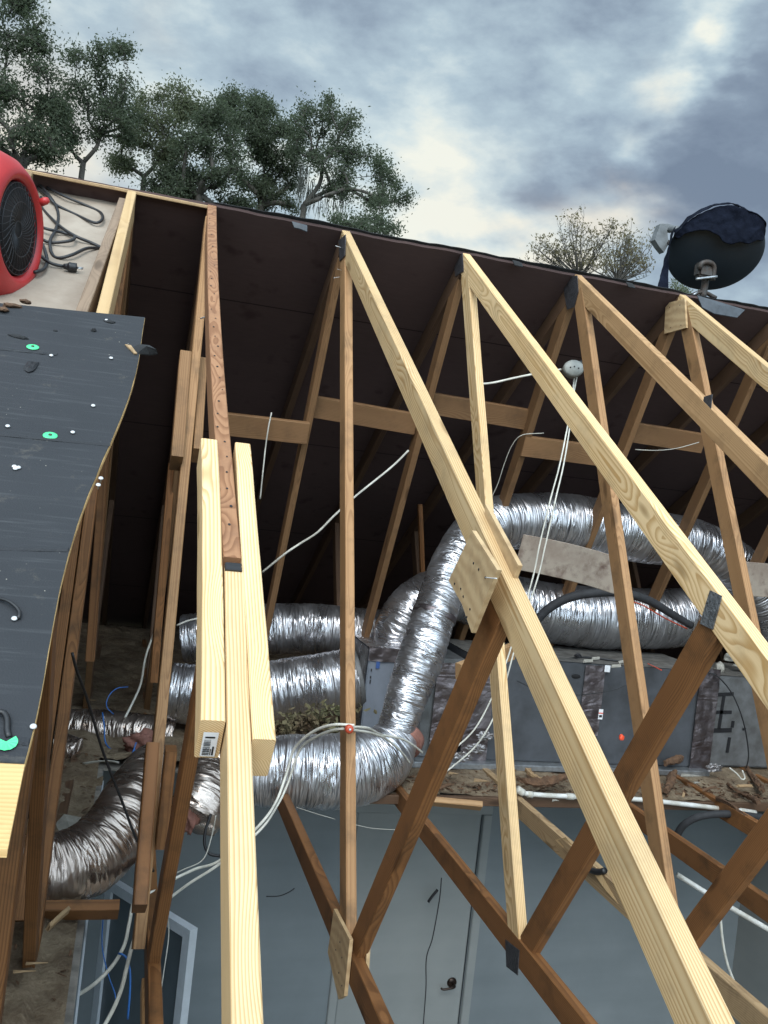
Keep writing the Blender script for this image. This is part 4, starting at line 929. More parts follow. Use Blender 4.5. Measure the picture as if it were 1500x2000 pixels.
# ================================================================== PIPES AND CABLES
def pipe(L, r, label, name='pvc_pipe', mat='pvc', cat='pipe', coup=(), step=.04, seg=14):
    t = empty(name, aY(*L[0]), label, cat); tube('pipe', pxpath(L), r, mat, t, step, seg)
    for (a, b, rr_) in coup: tube('coupling', pxpath([a, b]), rr_, mat, t, .01, 16)
    return t
pipe([(1018, 1545, .0), (1021, 1549, .0), (1060, 1553, .0), (1150, 1557, .0), (1240, 1561, .0), (1330, 1570, .0), (1470, 1587, .0)], .0125, 'white plastic drain pipe lying along the debris edge above the door',
     coup=[((1010, 1541, .0), (1022, 1549, .0), .019), ((1030, 1551, .0), (1040, 1552, .0), .0165), ((1106, 1555, .0), (1120, 1556, .0), .0165), ((1418, 1580, .0), (1425, 1581, .0), .016), ((1446, 1584, .0), (1475, 1588, .0), .0165)])
pipe([(1322, 1708, -.45), (1370, 1738, -.5), (1440, 1780, -.55), (1530, 1832, -.6)], .0125, 'white plastic pipe sloping down below the ceiling at the right edge')
tag(tube('insulated_line', pxpath([(1040, 1222, .62), (1070, 1190, .6), (1110, 1168, .58), (1160, 1158, .56), (1215, 1158, .56), (1265, 1172, .58), (1310, 1198, .62), (1350, 1222, .66)]), [.024, .026, .027, .027, .027, .026, .024, .022], 'foam', None, .02, 16), 'black foam insulated pipe arching in front of the thick duct', 'pipe')
tag(tube('copper_line', pxpath([(1210, 1172, .55), (1250, 1180, .56), (1300, 1208, .6), (1342, 1228, .64)]), .004, 'redc', None, .02, 6), 'thin copper line under the black foam pipe', 'pipe')
tag(tube('black_hose', pxpath([(1318, 1640, .05), (1335, 1612, .0), (1370, 1594, -.05), (1430, 1590, -.1), (1520, 1602, -.1)]), .020, 'foam', None, .02, 12), 'black foam hose curving under the white pipe at right', 'hose')
def cable(label, L, r=.0035, mat='cable', name='cable', cat='cable', group=None, j=.002):
    return tag(tube(name, pxpath(L), r, mat, None, .015, 8, jitter=j), label, cat, group)
cable('white cable looping from the red clamp down to the left, upper strand', [(692, 1417, -1.185), (650, 1416, -1.16), (610, 1430, -1.08), (575, 1462, -1.0), (560, 1510, -1.0), (540, 1565, -1.05), (506, 1612, -1.1), (430, 1680, -1.05), (380, 1698, -1.0), (330, 1723, -1.0), (322, 1740, -1.0)], .0052)
cable('white cable looping from the red clamp down to the left, lower strand', [(692, 1424, -1.185), (655, 1425, -1.15), (615, 1440, -1.06), (585, 1465, -.99), (562, 1530, -.99), (540, 1575, -1.04), (504, 1625, -1.1), (430, 1686, -1.06), (370, 1725, -1.02), (322, 1762, -1.0)], .0050)
cable('white cable from the red clamp to the right, upper strand', [(684, 1419, -1.185), (720, 1423, -1.0), (745, 1435, -.7), (790, 1445, -.5), (825, 1470, -.3)], .0050)
cable('white cable from the red clamp to the right, lower strand', [(684, 1425, -1.18), (725, 1432, -.98), (755, 1444, -.7), (785, 1470, -.5), (800, 1490, -.35)], .0048)
cable('white cable trailing down to the lower left corner over the insulation', [(322, 1735, -1.0), (290, 1745, -1.08), (262, 1762, -1.12), (253, 1800, -1.15), (243, 1845, -1.2), (220, 1885, -1.28), (180, 1925, -1.35), (120, 1960, -1.5), (52, 1992, -1.6)], .0062)
cable('white cable dropping straight past the insulation edge at lower left', [(322, 1762, -1.0), (280, 1795, -1.1), (262, 1835, -1.2), (248, 1890, -1.3), (238, 1930, -1.35), (222, 1970, -1.4), (200, 2010, -1.45)], .0066)
cable('blue wire drooping beside the white cables at lower left', [(232, 1862, -1.25), (246, 1868, -1.26), (254, 1895, -1.28), (254, 1940, -1.3), (250, 1990, -1.3)], .0036, 'blue', 'wire', 'wire')
cable('thin faint blue wire hanging left of the glass door', [(202, 1790, -.9), (200, 1850, -.9), (212, 1905, -.95), (226, 1950, -1.0), (212, 1985, -1.0)], .0022, 'blue', 'wire', 'wire')
cable('white cable pair strand from the junction box down behind the pale rafters, left', [(1122, 735, .08), (1115, 790, .05), (1108, 835, .0), (1095, 900, -.05), (1075, 975, -.1), (1055, 1060, -.1), (1040, 1130, -.1), (1010, 1230, -.12), (975, 1330, -.15), (930, 1420, -.15), (880, 1470, -.12), (835, 1520, -.1)], .0042)
cable('white cable pair strand from the junction box down behind the pale rafters, right', [(1127, 735, .08), (1117, 790, .05), (1112, 840, .0), (1100, 910, -.05), (1085, 975, -.1), (1064, 1070, -.1), (1047, 1140, -.1), (1010, 1250, -.12), (975, 1375, -.15), (935, 1450, -.15), (880, 1500, -.12), (832, 1530, -.1)], .0042)
cable('knotted white cable end at the torn ceiling edge by the diagonal brace', [(835, 1520, -.1), (826, 1530, -.12), (828, 1548, -.12), (840, 1545, -.12), (842, 1525, -.12), (834, 1510, -.12)], .0042)
cable('white cable slanting across the dark between the spliced boards and the pale rafter', [(798, 880, .45), (765, 912, .45), (700, 965, .42), (655, 1005, .42), (620, 1040, .45), (585, 1062, .5), (555, 1082, .5), (512, 1118, .6)], .0055)
cable('thin white cable hanging from the leftmost brace board', [(530, 806, .34), (524, 835, .34), (519, 870, .36), (514, 920, .36), (508, 975, .4)], .0036)
cable('white cable running left from the junction box', [(1096, 722, .12), (1060, 727, .12), (1010, 737, .12), (965, 747, .12), (940, 750, .12)], .0055)
cable('thin pale wire hanging beside the knotty pale brace', [(1062, 846, .3), (1020, 850, .3), (1000, 870, .35), (985, 905, .4), (972, 945, .45), (957, 978, .5)], .0025, 'greycable', 'wire', 'wire')
cable('thin wire running across the rightmost brace board', [(1365, 864, .33), (1320, 876, .35), (1280, 880, .38), (1240, 878, .42)], .0025, 'greycable', 'wire', 'wire')
cable('white cable lying on the insulation deep in the left bay', [(300, 1238, 1.2), (285, 1280, 1.0), (275, 1335, .8), (258, 1375, .7), (244, 1402, .6)], .0062)
cable('short white cable crossing behind the left braces', [(345, 1222, .7), (365, 1213, .7), (385, 1208, .7)], .005)
cable('black wire slanting from the felt edge down to the lower brace', [(141, 1275, -1.6), (150, 1310, -1.58), (170, 1365, -1.5), (200, 1465, -1.4), (240, 1570, -1.35), (265, 1635, -1.33), (300, 1702, -1.3)], .0042, 'black', 'wire', 'wire', j=.001)
cable('blue wire loop on the insulation in the left bay', [(250, 1342, .9), (228, 1345, .88), (212, 1360, .85), (208, 1380, .82), (222, 1395, .8)], .003, 'blue', 'wire', 'wire')
cable('blue wire hanging over the small left duct', [(200, 1392, .75), (204, 1420, .7), (206, 1450, .65), (222, 1468, .6), (240, 1472, .55)], .004, 'blue', 'wire', 'wire')
cable('blue wire loop under the small left duct', [(266, 1450, .45), (258, 1475, .42), (258, 1498, .4), (268, 1500, .4), (266, 1480, .42), (262, 1462, .44)], .004, 'blue', 'wire', 'wire')
cable('grey wire arching on the insulation at left', [(162, 1492, .1), (190, 1488, .08), (215, 1487, .05), (232, 1490, .02)], .005, 'greycable', 'wire', 'wire')
cable('black cable loop hanging left of the new rafter', [(412, 1590, -.3), (402, 1620, -.32), (400, 1650, -.34), (410, 1668, -.35), (430, 1672, -.36)], .0065, 'black')
cable('thin grey wire dangling over the glass door', [(422, 1592, -.5), (412, 1640, -.52), (395, 1680, -.6), (355, 1700, -.7), (330, 1715, -.75), (322, 1760, -.8), (330, 1820, -.8), (320, 1900, -.85), (305, 1990, -.9)], .0024, 'greycable', 'wire', 'wire')
cable('white cable hanging from the pipe at right', [(1406, 1772, -.5), (1410, 1830, -.5), (1420, 1880, -.5), (1435, 1920, -.5), (1447, 1950, -.5)], .0068)
cable('thin dark wire hanging in front of the door', [(862, 1715, .9), (858, 1760, .9), (845, 1830, .9), (833, 1870, .9), (832, 1930, .9), (826, 2010, .9)], .0035, 'ink', 'wire', 'wire')
cable('small dark leaf scrap on a wire beside the door wire', [(836, 1762, .9), (845, 1750, .9), (855, 1738, .9)], .009, 'ink', 'scrap', 'scrap')
cable('cobweb strand between the lower chord and the vertical brace', [(580, 1577, -.3), (620, 1590, -.3), (655, 1600, -.3)], .0012, 'greycable', 'cobweb_strand', 'cobweb', 'cobweb strands below the ducts')
cable('cobweb strand right of the vertical brace', [(690, 1610, -.3), (730, 1618, -.3), (800, 1622, -.3), (838, 1624, -.3), (850, 1630, -.3)], .0012, 'greycable', 'cobweb_strand', 'cobweb', 'cobweb strands below the ducts')
cable('dark thin wire on the wall left of the lower chord', [(520, 1751, .9), (545, 1750, .9), (565, 1742, .9), (575, 1735, .9)], .003, 'ink', 'wire', 'wire')
cable('thin black wire sagging across the front of the grey unit', [(1010, 1330, .45), (1060, 1352, .44), (1120, 1358, .44), (1190, 1350, .45), (1230, 1335, .46)], .0022, 'black', 'wire', 'wire')
cable('dark cable snaking along the top of the grey unit', [(985, 1290, .62), (1030, 1283, .66), (1080, 1290, .62), (1140, 1284, .68), (1200, 1290, .64), (1260, 1300, .6)], .006, 'black', 'cable')
# red clamp on the vertical brace
rc = empty('cable_clamp', aY(681, 1424, -1.19), 'round red plastic clamp holding the white cables on the vertical brace', 'clamp')
lathe('clamp_body', [(0, .010), (.010, .012), (.015, .007), (.016, 0), (.013, -.03)], 'redc', rc, orient((0, -1, .1), (1, 0, 0), aY(682, 1424, -1.192)), 20)
lathe('screw_head', [(0, .016), (.004, .015), (.005, .011)], 'nail', rc, orient((0, -1, .1), (1, 0, 0), aY(682, 1424, -1.192)), 12)
# ceiling junction box with strap
jb = empty('junction_box', aY(1118, 720, .06), 'round white junction box strapped behind the second pale rafter', 'junction box')
jm = orient((-.25, -.95, .1), (1, 0, 0), aY(1120, 720, .05))
lathe('box_cover', [(0, .022), (.045, .021), (.052, .014), (.054, 0), (.050, -.05)], 'box_j', jb, jm, 32, 1.0, .82)
for a in (-.02, .0, .022): lathe('cover_screw', [(0, .0035), (.0035, .003), (.004, 0)], 'ink', jb, jm @ Matrix.Translation((a, .006-abs(a)*.3, .022)), 10)
board('strap', aY(1132, 716, .09), aY(1152, 712, .09), .06, .006, 'black', jb, up=(0, 0, 1))

# ================================================================== BLOWER AND CORD
fc = aN(36, 592, .02)
bw = empty('carpet_blower', fc, 'red snail shaped air blower with a black round grille at the left edge', 'blower')
gc = aY(37, 448, -.98); axv = Vector((.962, -.272, .0)).normalized(); GM = orient(axv, (0, .12, 1), gc)
# housing: a rounded drum along the axis, wider than the grille
hp_ = [(0, -.34), (.13, -.34), (.20, -.32), (.246, -.27), (.262, -.19), (.262, -.13), (.252, -.07), (.232, -.025), (.205, .002), (.182, .010), (.166, .006), (.157, -.006), (.152, -.022), (.150, -.06), (0, -.061)]
hv = lathe('housing', hp_, 'redp', bw, GM, 72)
for v in hv.data.vertices:      # snail: the lower front swells towards the outlet
    a = math.atan2(v.co.y, v.co.x); r = math.hypot(v.co.x, v.co.y)
    if r > .20: k = 1+.05*math.cos(a-2.6); v.co.x *= k; v.co.y *= k
box('foot', gc+Vector((-.30, -.02, -.29)), gc+Vector((-.0, .10, -.235)), 'redp', bw, .012)
mesh_o = lathe('inner_shade', [(0, -.045), (.146, -.045), (.1505, -.008)], 'void', bw, GM, 48)  # black liner, the shade of the recess put into its colour
# grille: curved spokes and rings as one part
V = []; F = []
def wire(P, r):
    b0 = len(V); seg = 5
    for i, p in enumerate(P):
        tn = (P[min(i+1, len(P)-1)]-P[max(i-1, 0)]).normalized(); n1 = tn.cross(Vector((0, 0, 1))).normalized(); n2 = tn.cross(n1)
        for j in range(seg): a = 2*math.pi*j/seg; V.append(p+n1*math.cos(a)*r+n2*math.sin(a)*r)
    for i in range(len(P)-1):
        for j in range(seg): k = (j+1) % seg; F.append((b0+i*seg+j, b0+i*seg+k, b0+(i+1)*seg+k, b0+(i+1)*seg+j))
for k in range(34):
    a0 = 2*math.pi*k/34; P = []
    for i in range(8):
        t = i/7; r = .030+.138*t; a = a0+.75*math.sin(t*1.6); P.append(Vector((r*math.cos(a), r*math.sin(a), .006+.012*math.sin(t*math.pi))))
    wire(P, .0014)
for rr_ in (.030, .10, .150, .168):
    wire([Vector((rr_*math.cos(a*math.pi/24), rr_*math.sin(a*math.pi/24), .008+.010*math.sin((rr_-.035)/.133*math.pi))) for a in range(49)], .0016)
mesh_obj('grille', [v*.885+Vector((0, 0, -.008)) for v in V], F, 'grille', bw, True, GM)
lathe('motor_hub', [(0, -.01), (.03, -.012), (.038, -.03), (.038, -.05)], 'void', bw, GM, 24)
lump_ = lathe('knob', [(0, .03), (.008, .03), (.013, .02), (.013, 0)], 'redp', bw, orient((.6, -.2, .3), (0, 1, 0), aY(79, 396, -.97)), 16)
# leaves and dirt caught under the blower
for i, (x, y, lb) in enumerate(((6, 606, 'dark dirt clump under the red blower at the left edge'), (50, 590, 'small dark debris clump at the right foot of the red blower'), (24, 598, 'brown leafy debris under the middle of the red blower'))):
    lump('dirt_clump', aN(x, y, .02), (.030 if i != 1 else .018, .016, .009), 'stick', lb, 'debris', seed=30+i)
# power cord: loops lying on the plywood
def dkp(x, y, o=-.088): return aN(x, y, o)
CORD = [(72, 365), (95, 385), (110, 400), (150, 420), (185, 435), (200, 428), (196, 415), (170, 402), (130, 385), (95, 368), (75, 355), (68, 352), (88, 372), (108, 400), (114, 425), (108, 450), (98, 470), (100, 492), (112, 504), (140, 498), (170, 485), (196, 484), (180, 475), (145, 460), (115, 440), (85, 410), (78, 395), (80, 385)]
cd = empty('power_cord', dkp(100, 430), 'black power cord in loose loops on the plywood sheet beside the red blower', 'cord')
tube('cord_loops', [dkp(x, y, -.088+.012*math.sin(i*1.7)) for i, (x, y) in enumerate(CORD)], .0062, 'black', cd, .012, 8)
tube('cord_loops', [dkp(x, y, -.080+.010*math.sin(i*2.1)) for i, (x, y) in enumerate([(70, 440), (95, 448), (125, 455), (145, 462), (138, 470), (100, 474), (80, 468), (88, 490), (92, 510), (86, 525), (70, 531), (60, 532)])], .0062, 'black', cd, .012, 8)
tube('cord_loops', [dkp(x, y, -.083+.006*math.sin(i*1.3)) for i, (x, y) in enumerate([(62, 480), (78, 498), (95, 512), (112, 518), (124, 520)])], .0062, 'black', cd, .012, 8)
p0, p1 = dkp(124, 520, -.078), dkp(150, 523, -.078); dd = (p1-p0).normalized()
pl = tube('plug', [p0, p0.lerp(p1, .35), p0.lerp(p1, .4), p1], [.009, .013, .017, .016], 'black', cd, .006, 12)
for o_ in (-.007, .007): tube('prong', [p1+Vector((0, o_, o_*.5)), p1+dd*.022+Vector((0, o_, o_*.5))], .0022, 'galv', pl, .01, 6)

# ================================================================== SATELLITE DISH
sdsh = empty('satellite_dish', aY(1375, 575, .05), 'dark satellite dish on the ridge seen from behind, cloth over its rim', 'satellite dish')
dc = aY(1397, 492, .16)

dv_ = Vector(-ray(1396, 490)); tl = math.radians(14); la = Vector(CR*math.cos(tl)+CU*math.sin(tl)); sa_ = Vector(-CR*math.sin(tl)+CU*math.cos(tl))
back = (dv_*math.cos(math.radians(37))-sa_*math.sin(math.radians(37))).normalized()      # convex back faces down the near slope
DM = orient(back, la, dc)
R0 = .255
prof = [(0, .052)]+[(R0*k/12, .052*(1-(k/12)**2)) for k in range(1, 13)]+[(R0+.004, -.004), (R0, -.008)]+[(R0*k/12, .045*(1-(k/12)**2)-.006) for k in range(11, -1, -1)]
lathe('reflector', prof, 'dish', sdsh, DM, 64, 1.0, .96)
tube('mast', [aY(1372, 582, .10), aY(1376, 560, .10), aY(1380, 530, .08)], .019, 'bracket', sdsh, .02, 14)
tube('mast_foot', [aY(1350, 578, .10), aY(1372, 570, .10), aY(1398, 582, .10)], .012, 'bracket', sdsh, .02, 8)
br_ = box('bracket', aY(1380, 525, .06)+Vector((-.055, -.02, -.05)), aY(1380, 525, .06)+Vector((.055, .04, .03)), 'bracket', sdsh, .012)
tube('bolt', [aY(1360, 545, .02), aY(1400, 540, .02)], .007, 'galv', sdsh, .02, 8)
tube('bracket_arm', [aY(1366, 525, .04), aY(1370, 515, .03), aY(1382, 512, .03), aY(1394, 520, .04), aY(1392, 548, .05)], .014, 'bracket', sdsh, .01, 8)
tube('bolt', [aY(1352, 578, .06), aY(1362, 570, .06)], .006, 'galv', sdsh, .02, 8)
tube('feed_arm', [aY(1384, 530, .12), aY(1330, 490, .35), aY(1300, 470, .55)], .014, 'bracket', sdsh, .03, 8)
prism('feed_horn', [aY(a, b, .50) for a, b in ((1279, 468), (1290, 437), (1304, 437), (1322, 442), (1318, 451), (1303, 449), (1306, 476), (1297, 493), (1288, 482))], (0, .05, 0), 'lnb', sdsh)
tube('feed_lens', [aY(1303, 448, .53), aY(1322, 447, .44)], [.016, .019], 'lnb', sdsh, .01, 14)
# cloth over the top rim, with a hanging corner at the left
def cloth(name, A, B, parent, n=46, m_=14, amp=.010, seed=0, label=None):
    V = []; F = []
    ca, cb = catmull(A, .01), catmull(B, .01)
    def at(c, t): f = t*(len(c)-1); i = min(int(f), len(c)-2); return c[i][0].lerp(c[i+1][0], f-i)
    for j in range(m_+1):
        for i in range(n+1):
            p = at(ca, i/n).lerp(at(cb, i/n), j/m_); d = mn.noise_vector(p*16+Vector((seed, 0, 0)))*amp+mn.noise_vector(p*40+Vector((seed, 0, 0)))*amp*.45; V.append(p+d)
    k = len(V); V += [v+Vector((0, .004, -.002)) for v in V]
    for j in range(m_):
        for i in range(n): a = j*(n+1)+i; F.append((a, a+1, a+n+2, a+n+1)); F.append((k+a, k+a+n+1, k+a+n+2, k+a+1))
    bd = [i for i in range(n+1)]+[(j*(n+1)+n) for j in range(1, m_+1)]+[m_*(n+1)+i for i in range(n-1, -1, -1)]+[j*(n+1) for j in range(m_-1, 0, -1)]
    for i in range(len(bd)): a, b = bd[i], bd[(i+1) % len(bd)]; F.append((a, k+a, k+b, b))
    c0 = V[0].copy(); o = mesh_obj(name, [v-c0 for v in V], F, 'cloth', parent, True, Matrix.Translation(c0))
    return o
ct = empty('dark_cloth', aY(1400, 420, .1), 'crumpled dark cloth draped over the satellite dish', 'cloth')
def dp(deg, k, z): a = math.radians(deg); return DM @ Vector((R0*k*math.cos(a), R0*k*math.sin(a), z))
cloth('draped_cloth', [dp(150, 1.0, .0), dp(130, 1.01, .0), dp(110, 1.04, .0), dp(92, 1.09, .0), dp(76, 1.10, .0), dp(62, 1.06, .0), dp(50, 1.08, .0), dp(36, 1.12, .0), dp(24, 1.06, .0), dp(14, 1.02, 0)],
      [dp(150, .96, .02), dp(132, .86, .045), dp(112, .76, .065), dp(94, .62, .09), dp(76, .52, .11), dp(60, .50, .11), dp(46, .60, .10), dp(34, .68, .085), dp(23, .80, .055), dp(14, .98, .02)], ct, 70, 26, amp=.010)
cloth('draped_cloth', [dp(150, .98, -.05), dp(128, .98, -.05), dp(110, 1.0, -.05), dp(92, 1.04, -.05), dp(76, 1.05, -.05), dp(62, 1.02, -.05), dp(48, 1.04, -.05), dp(34, 1.06, -.05), dp(14, 1.0, -.05)],
      [dp(150, 1.0, .003), dp(130, 1.03, .003), dp(110, 1.07, .003), dp(92, 1.13, .003), dp(76, 1.13, .003), dp(62, 1.08, .003), dp(48, 1.12, .003), dp(34, 1.14, .003), dp(14, 1.02, .003)], ct, amp=.010, seed=4)
cloth('hanging_cloth', [aY(1312, 452, .25), aY(1306, 480, .22), aY(1296, 515, .18), aY(1288, 545, .15), aY(1283, 568, .12)],
      [aY(1322, 440, .12), aY(1312, 470, .12), aY(1307, 500, .12), aY(1306, 540, .12), aY(1305, 572, .12)], ct, amp=.006, seed=9)

# ================================================================== DEBRIS
def leafshape(P, L, Wd, rot, curl, V, F):
    b = len(V); m_ = Matrix.Translation(P) @ rot.to_matrix().to_4x4()
    for (x, y, z) in ((0, 0, 0), (L*.3, Wd*.5, curl), (L*.7, Wd*.4, curl*.8), (L, 0, 0), (L*.7, -Wd*.4, curl*.8), (L*.3, -Wd*.5, curl), (L*.5, 0, -.3*curl)): V.append(m_@Vector((x, y, z)))
    F += [(b, b+1, b+6), (b+1, b+2, b+6), (b+2, b+3, b+6), (b+3, b+4, b+6), (b+4, b+5, b+6), (b+5, b, b+6)]
from mathutils import Euler
V = []; F = []
def pile(cx, cy, Y, rx, ry, n, L=.05, lift=.02):
    for _ in range(n):
        p = aY(cx+rnd.gauss(0, rx*.5), cy+rnd.gauss(0, ry*.5), Y+rnd.uniform(-.08, .08))+Vector((0, 0, rnd.uniform(0, lift)))
        leafshape(p, rnd.uniform(.5, 1)*L, rnd.uniform(.3, .5)*L, Euler((rnd.uniform(-1, 1), rnd.uniform(-1, 1), rnd.uniform(0, 6.3))), rnd.uniform(-.3, .3)*L*.5, V, F)
pile(600, 1418, .42, 70, 20, 170); pile(640, 1390, .45, 60, 14, 70); pile(560, 1425, .35, 40, 16, 60)
tag(mesh_obj('leaf_pile', V, F, 'leafd', None), 'pile of dry olive leaves between the silver ducts', 'leaves', kind='stuff')
V = []; F = []
for _ in range(900):
    x = rnd.uniform(.35, 3.4); y = .09+abs(rnd.gauss(0, .16))+(.0 if x < 1.0 else 0); 
    if y > .46 and .8 < x < 3.0: continue
    p = Vector((x, y, fe(x, y)+.004)); leafshape(p, rnd.uniform(.012, .05), rnd.uniform(.005, .02), Euler((rnd.uniform(-.5, .5), rnd.uniform(-.5, .5), rnd.uniform(0, 6.3))), rnd.uniform(-.006, .006), V, F)
for _ in range(260):
    x = rnd.uniform(-1.4, CX-.02); y = rnd.uniform(-3, 1.2); p = Vector((x, y, fe(x, y)+.004)); leafshape(p, rnd.uniform(.012, .045), rnd.uniform(.005, .016), Euler((rnd.uniform(-.5, .5), rnd.uniform(-.5, .5), rnd.uniform(0, 6.3))), .003, V, F)
tag(mesh_obj('floor_litter', V, F, 'stick', None), 'dead leaf and bark litter scattered over the attic floor edge', 'litter', kind='stuff')
def stick(L, r, label, mat='stick', rg=.010, cat='stick', name='rotten_stick'):
    P = [aZ(x, y, z) for x, y, z in L]; o = tube(name, P, r, mat, None, .010, 9, rg, jitter=.016); o.data.polygons.foreach_set('use_smooth', [False]*len(o.data.polygons)); return tag(o, label, cat)
stick([(1010, 1520, .10), (1050, 1530, .09), (1090, 1522, .10), (1120, 1512, .11)], [.008, .020, .016, .006], 'crumbling brown stick left behind the long pale rafter, beside the pipe bend')
stick([(1028, 1500, .10), (1042, 1516, .10), (1058, 1528, .09)], [.012, .016, .010], 'pale split stick leaning by the pipe bend', 'chip')
stick([(1300, 1492, .11), (1330, 1478, .12), (1358, 1470, .12), (1385, 1462, .13)], [.012, .019, .015, .010], 'broken branch lying in front of the grey unit at right')
stick([(1300, 1545, .06), (1312, 1520, .07), (1318, 1508, .08)], [.012, .020, .012], 'dark bark lump under the broken branch')
stick([(1420, 1530, .05), (1450, 1548, .05), (1480, 1570, .05)], [.008, .012, .008], 'long splinter near the right edge above the pipe')
stick([(1400, 1560, .05), (1430, 1575, .05), (1460, 1592, .05)], [.006, .008, .005], 'thin dark twig beside the long splinter')
stick([(1460, 1500, .07), (1475, 1525, .06), (1490, 1545, .06)], [.010, .014, .008], 'dark wood shard at the right edge of the debris')
cable('thin white wire curl on the debris at right', [(1425, 1500, .1), (1440, 1512, .1), (1448, 1522, .1), (1455, 1520, .1), (1450, 1505, .1)], .004, 'cable', 'wire', 'wire')
for i, (px, py, z, w_, d_, lb) in enumerate(((940, 1526, .08, .045, .03, 'tan chip of wood left of the pale vertical brace'), (1350, 1516, .09, .075, .03, 'flat white drywall shard in front of the grey unit'), (1085, 1565, .05, .02, .012, 'tiny white crumb on the ceiling edge by the pipe'), (1362, 1530, .08, .02, .015, 'small white crumb under the flat white shard'), (885, 1512, .06, .03, .02, 'brown bark chip near the knotted cable'))):
    p = aZ(px, py, z); tag(flap('debris_shard', [p+Vector((-w_, -d_*.3, 0)), p+Vector((-w_*.2, -d_, .008)), p+Vector((w_, -d_*.2, .004)), p+Vector((w_*.5, d_*.8, 0)), p+Vector((-w_*.6, d_, .006))], 'straw' if i in (1, 2, 3) else 'chip', None, None, .008), lb, 'shard', 'shards in the debris')
for i, (px, py, lb) in enumerate(((48, 1898, 'pale wood chip on the insulation near the bottom left corner'), (72, 1882, 'small curled chip on the insulation, upper of two'), (178, 1368, 'white torn strip on the insulation in the left bay'))):
    p = aZ(px, py, .07); w_ = .03; tag(flap('debris_shard', [p+Vector((-w_, -.006, 0)), p+Vector((w_, -.004, .004)), p+Vector((w_, .006, 0)), p+Vector((-w_, .006, .003))], 'chip', None, None, .004), lb, 'shard', 'shards in the debris')
for i, (px, py, z, L_, w_, a, m_, lb) in enumerate(((870, 1535, .08, .07, .018, .4, 'stick', 'dark bark slab just right of the diagonal brown brace on the debris edge'), (1180, 1530, .09, .06, .020, -.5, 'stick', 'bark slab on the debris edge hidden half behind the long pale rafter'),
        (1335, 1552, .07, .05, .014, .9, 'chip', 'splinter standing in the dirt left of the white shard, right part of the debris edge'), (1385, 1540, .07, .09, .016, .2, 'stick', 'long dark shard in the dirt under the white wire curl'), (1455, 1535, .07, .08, .02, -.3, 'chip', 'tan broken lath end among the debris at the right edge'), (1290, 1535, .08, .04, .02, 1.2, 'stick', 'small dark wood crumb beside the tan vertical brace on the debris'))):
    p = aZ(px, py, z); d = Vector((math.cos(a), math.sin(a), .12)); tag(board('bark_shard', p-d*L_/2, p+d*L_/2, w_*.5, w_, m_, None, up=(0, -.3, 1), rag=.012), lb, 'shard', 'bark shards in the debris')
# torn paper facing by the lower left duct and the black hole beside it
tag(tube('black_pipe_end', pxpath([(60, 1560, -.2), (66, 1600, -.3), (70, 1640, -.4)]), .075, 'void', None, .03, 20), 'black round duct end in the insulation at the left edge', 'duct')
q = [aY(105, 1612, -.5), aY(125, 1590, -.45), aY(158, 1596, -.45), aY(160, 1612, -.5), aY(135, 1622, -.55), aY(108, 1630, -.55)]
tag(flap('torn_facing', q, 'straw', None, None, .015), 'torn pale insulation facing behind the lower left duct', 'insulation scrap')
V = []; F = []
for (cx, cy, Y, n, s) in ((276, 1445, .5, 10, 1), (300, 1468, .4, 8, 1), (370, 1590, -.2, 6, .8), (260, 1480, .3, 5, .7)):
    pass
def fluff(name, px, py, Y, s, mat, label, seed):
    bm = bmesh.new(); bmesh.ops.create_icosphere(bm, subdivisions=4, radius=1)
    for v in bm.verts: v.co = Vector((v.co.x*s[0], v.co.y*s[1], v.co.z*s[2]))*(1+.5*mn.noise(v.co*2+Vector((seed, 0, 0)))+.3*mn.noise(v.co*6)+.12*mn.noise(v.co*15))
    me = bpy.data.meshes.new(name); bm.to_mesh(me); bm.free(); me.polygons.foreach_set('use_smooth', [True]*len(me.polygons))
    return tag(link(name, me, mat, None, Matrix.Translation(aY(px, py, Y))), label, 'insulation')
fluff('pink_insulation', 280, 1452, .55, (.09, .05, .06), 'pink', 'pinkish torn insulation at the right end of the small left duct', 1)
fluff('pink_insulation', 372, 1592, -.25, (.04, .03, .07), 'pink', 'pinkish fibre tuft beside the crumpled foil boot', 5)

# ================================================================== TREES
def tree_skeleton(base, fork, lobes, rr, twigs, tr=.12, sparse=False):
    """returns trunk tubes as (points, radii) and leaf clump centres"""
    tubes = []; clumps = []
    tr *= .8
    tubes.append(([base, base.lerp(fork, .5)+Vector((rr.uniform(-.2, .2), 0, 0)), fork], [tr*1.3, tr, tr*.72]))
    nodes = [(fork, 0.0, tr*.72)]
    for (c, r) in sorted(lobes, key=lambda q: (q[0]-fork).length):
        p, d0, pr = min(nodes, key=lambda nd_: (nd_[0]-c).length+.45*nd_[1]); L_ = (c-p).length
        mid = p.lerp(c, .5)+Vector((rr.uniform(-.22, .22), rr.uniform(-.22, .22), rr.uniform(-.1, .1)))*min(1, L_)
        r1 = max(.006, pr*.66); tubes.append(([p, mid, c], [pr*.8, (pr+r1)*.42, r1])); nodes.append((c, d0+L_, r1))
        for _ in range(twigs):
            while True:
                d = Vector((rr.uniform(-1, 1), rr.uniform(-1, 1), rr.uniform(-1, 1)))
                if .35 < d.length < 1.0: break
            tip = c+Vector((d.x*r[0], d.y*max(r)*.8, d.z*r[1])); st_ = mid.lerp(c, rr.uniform(.2, 1))
            tubes.append(([st_, st_.lerp(tip, .5)+Vector((rr.uniform(-.06, .06), rr.uniform(-.06, .06), rr.uniform(0, .1))), tip], [tr*.09, tr*.06, tr*.03]))
            clumps.append(tip); clumps.append(st_.lerp(tip, .65))
    return tubes, clumps
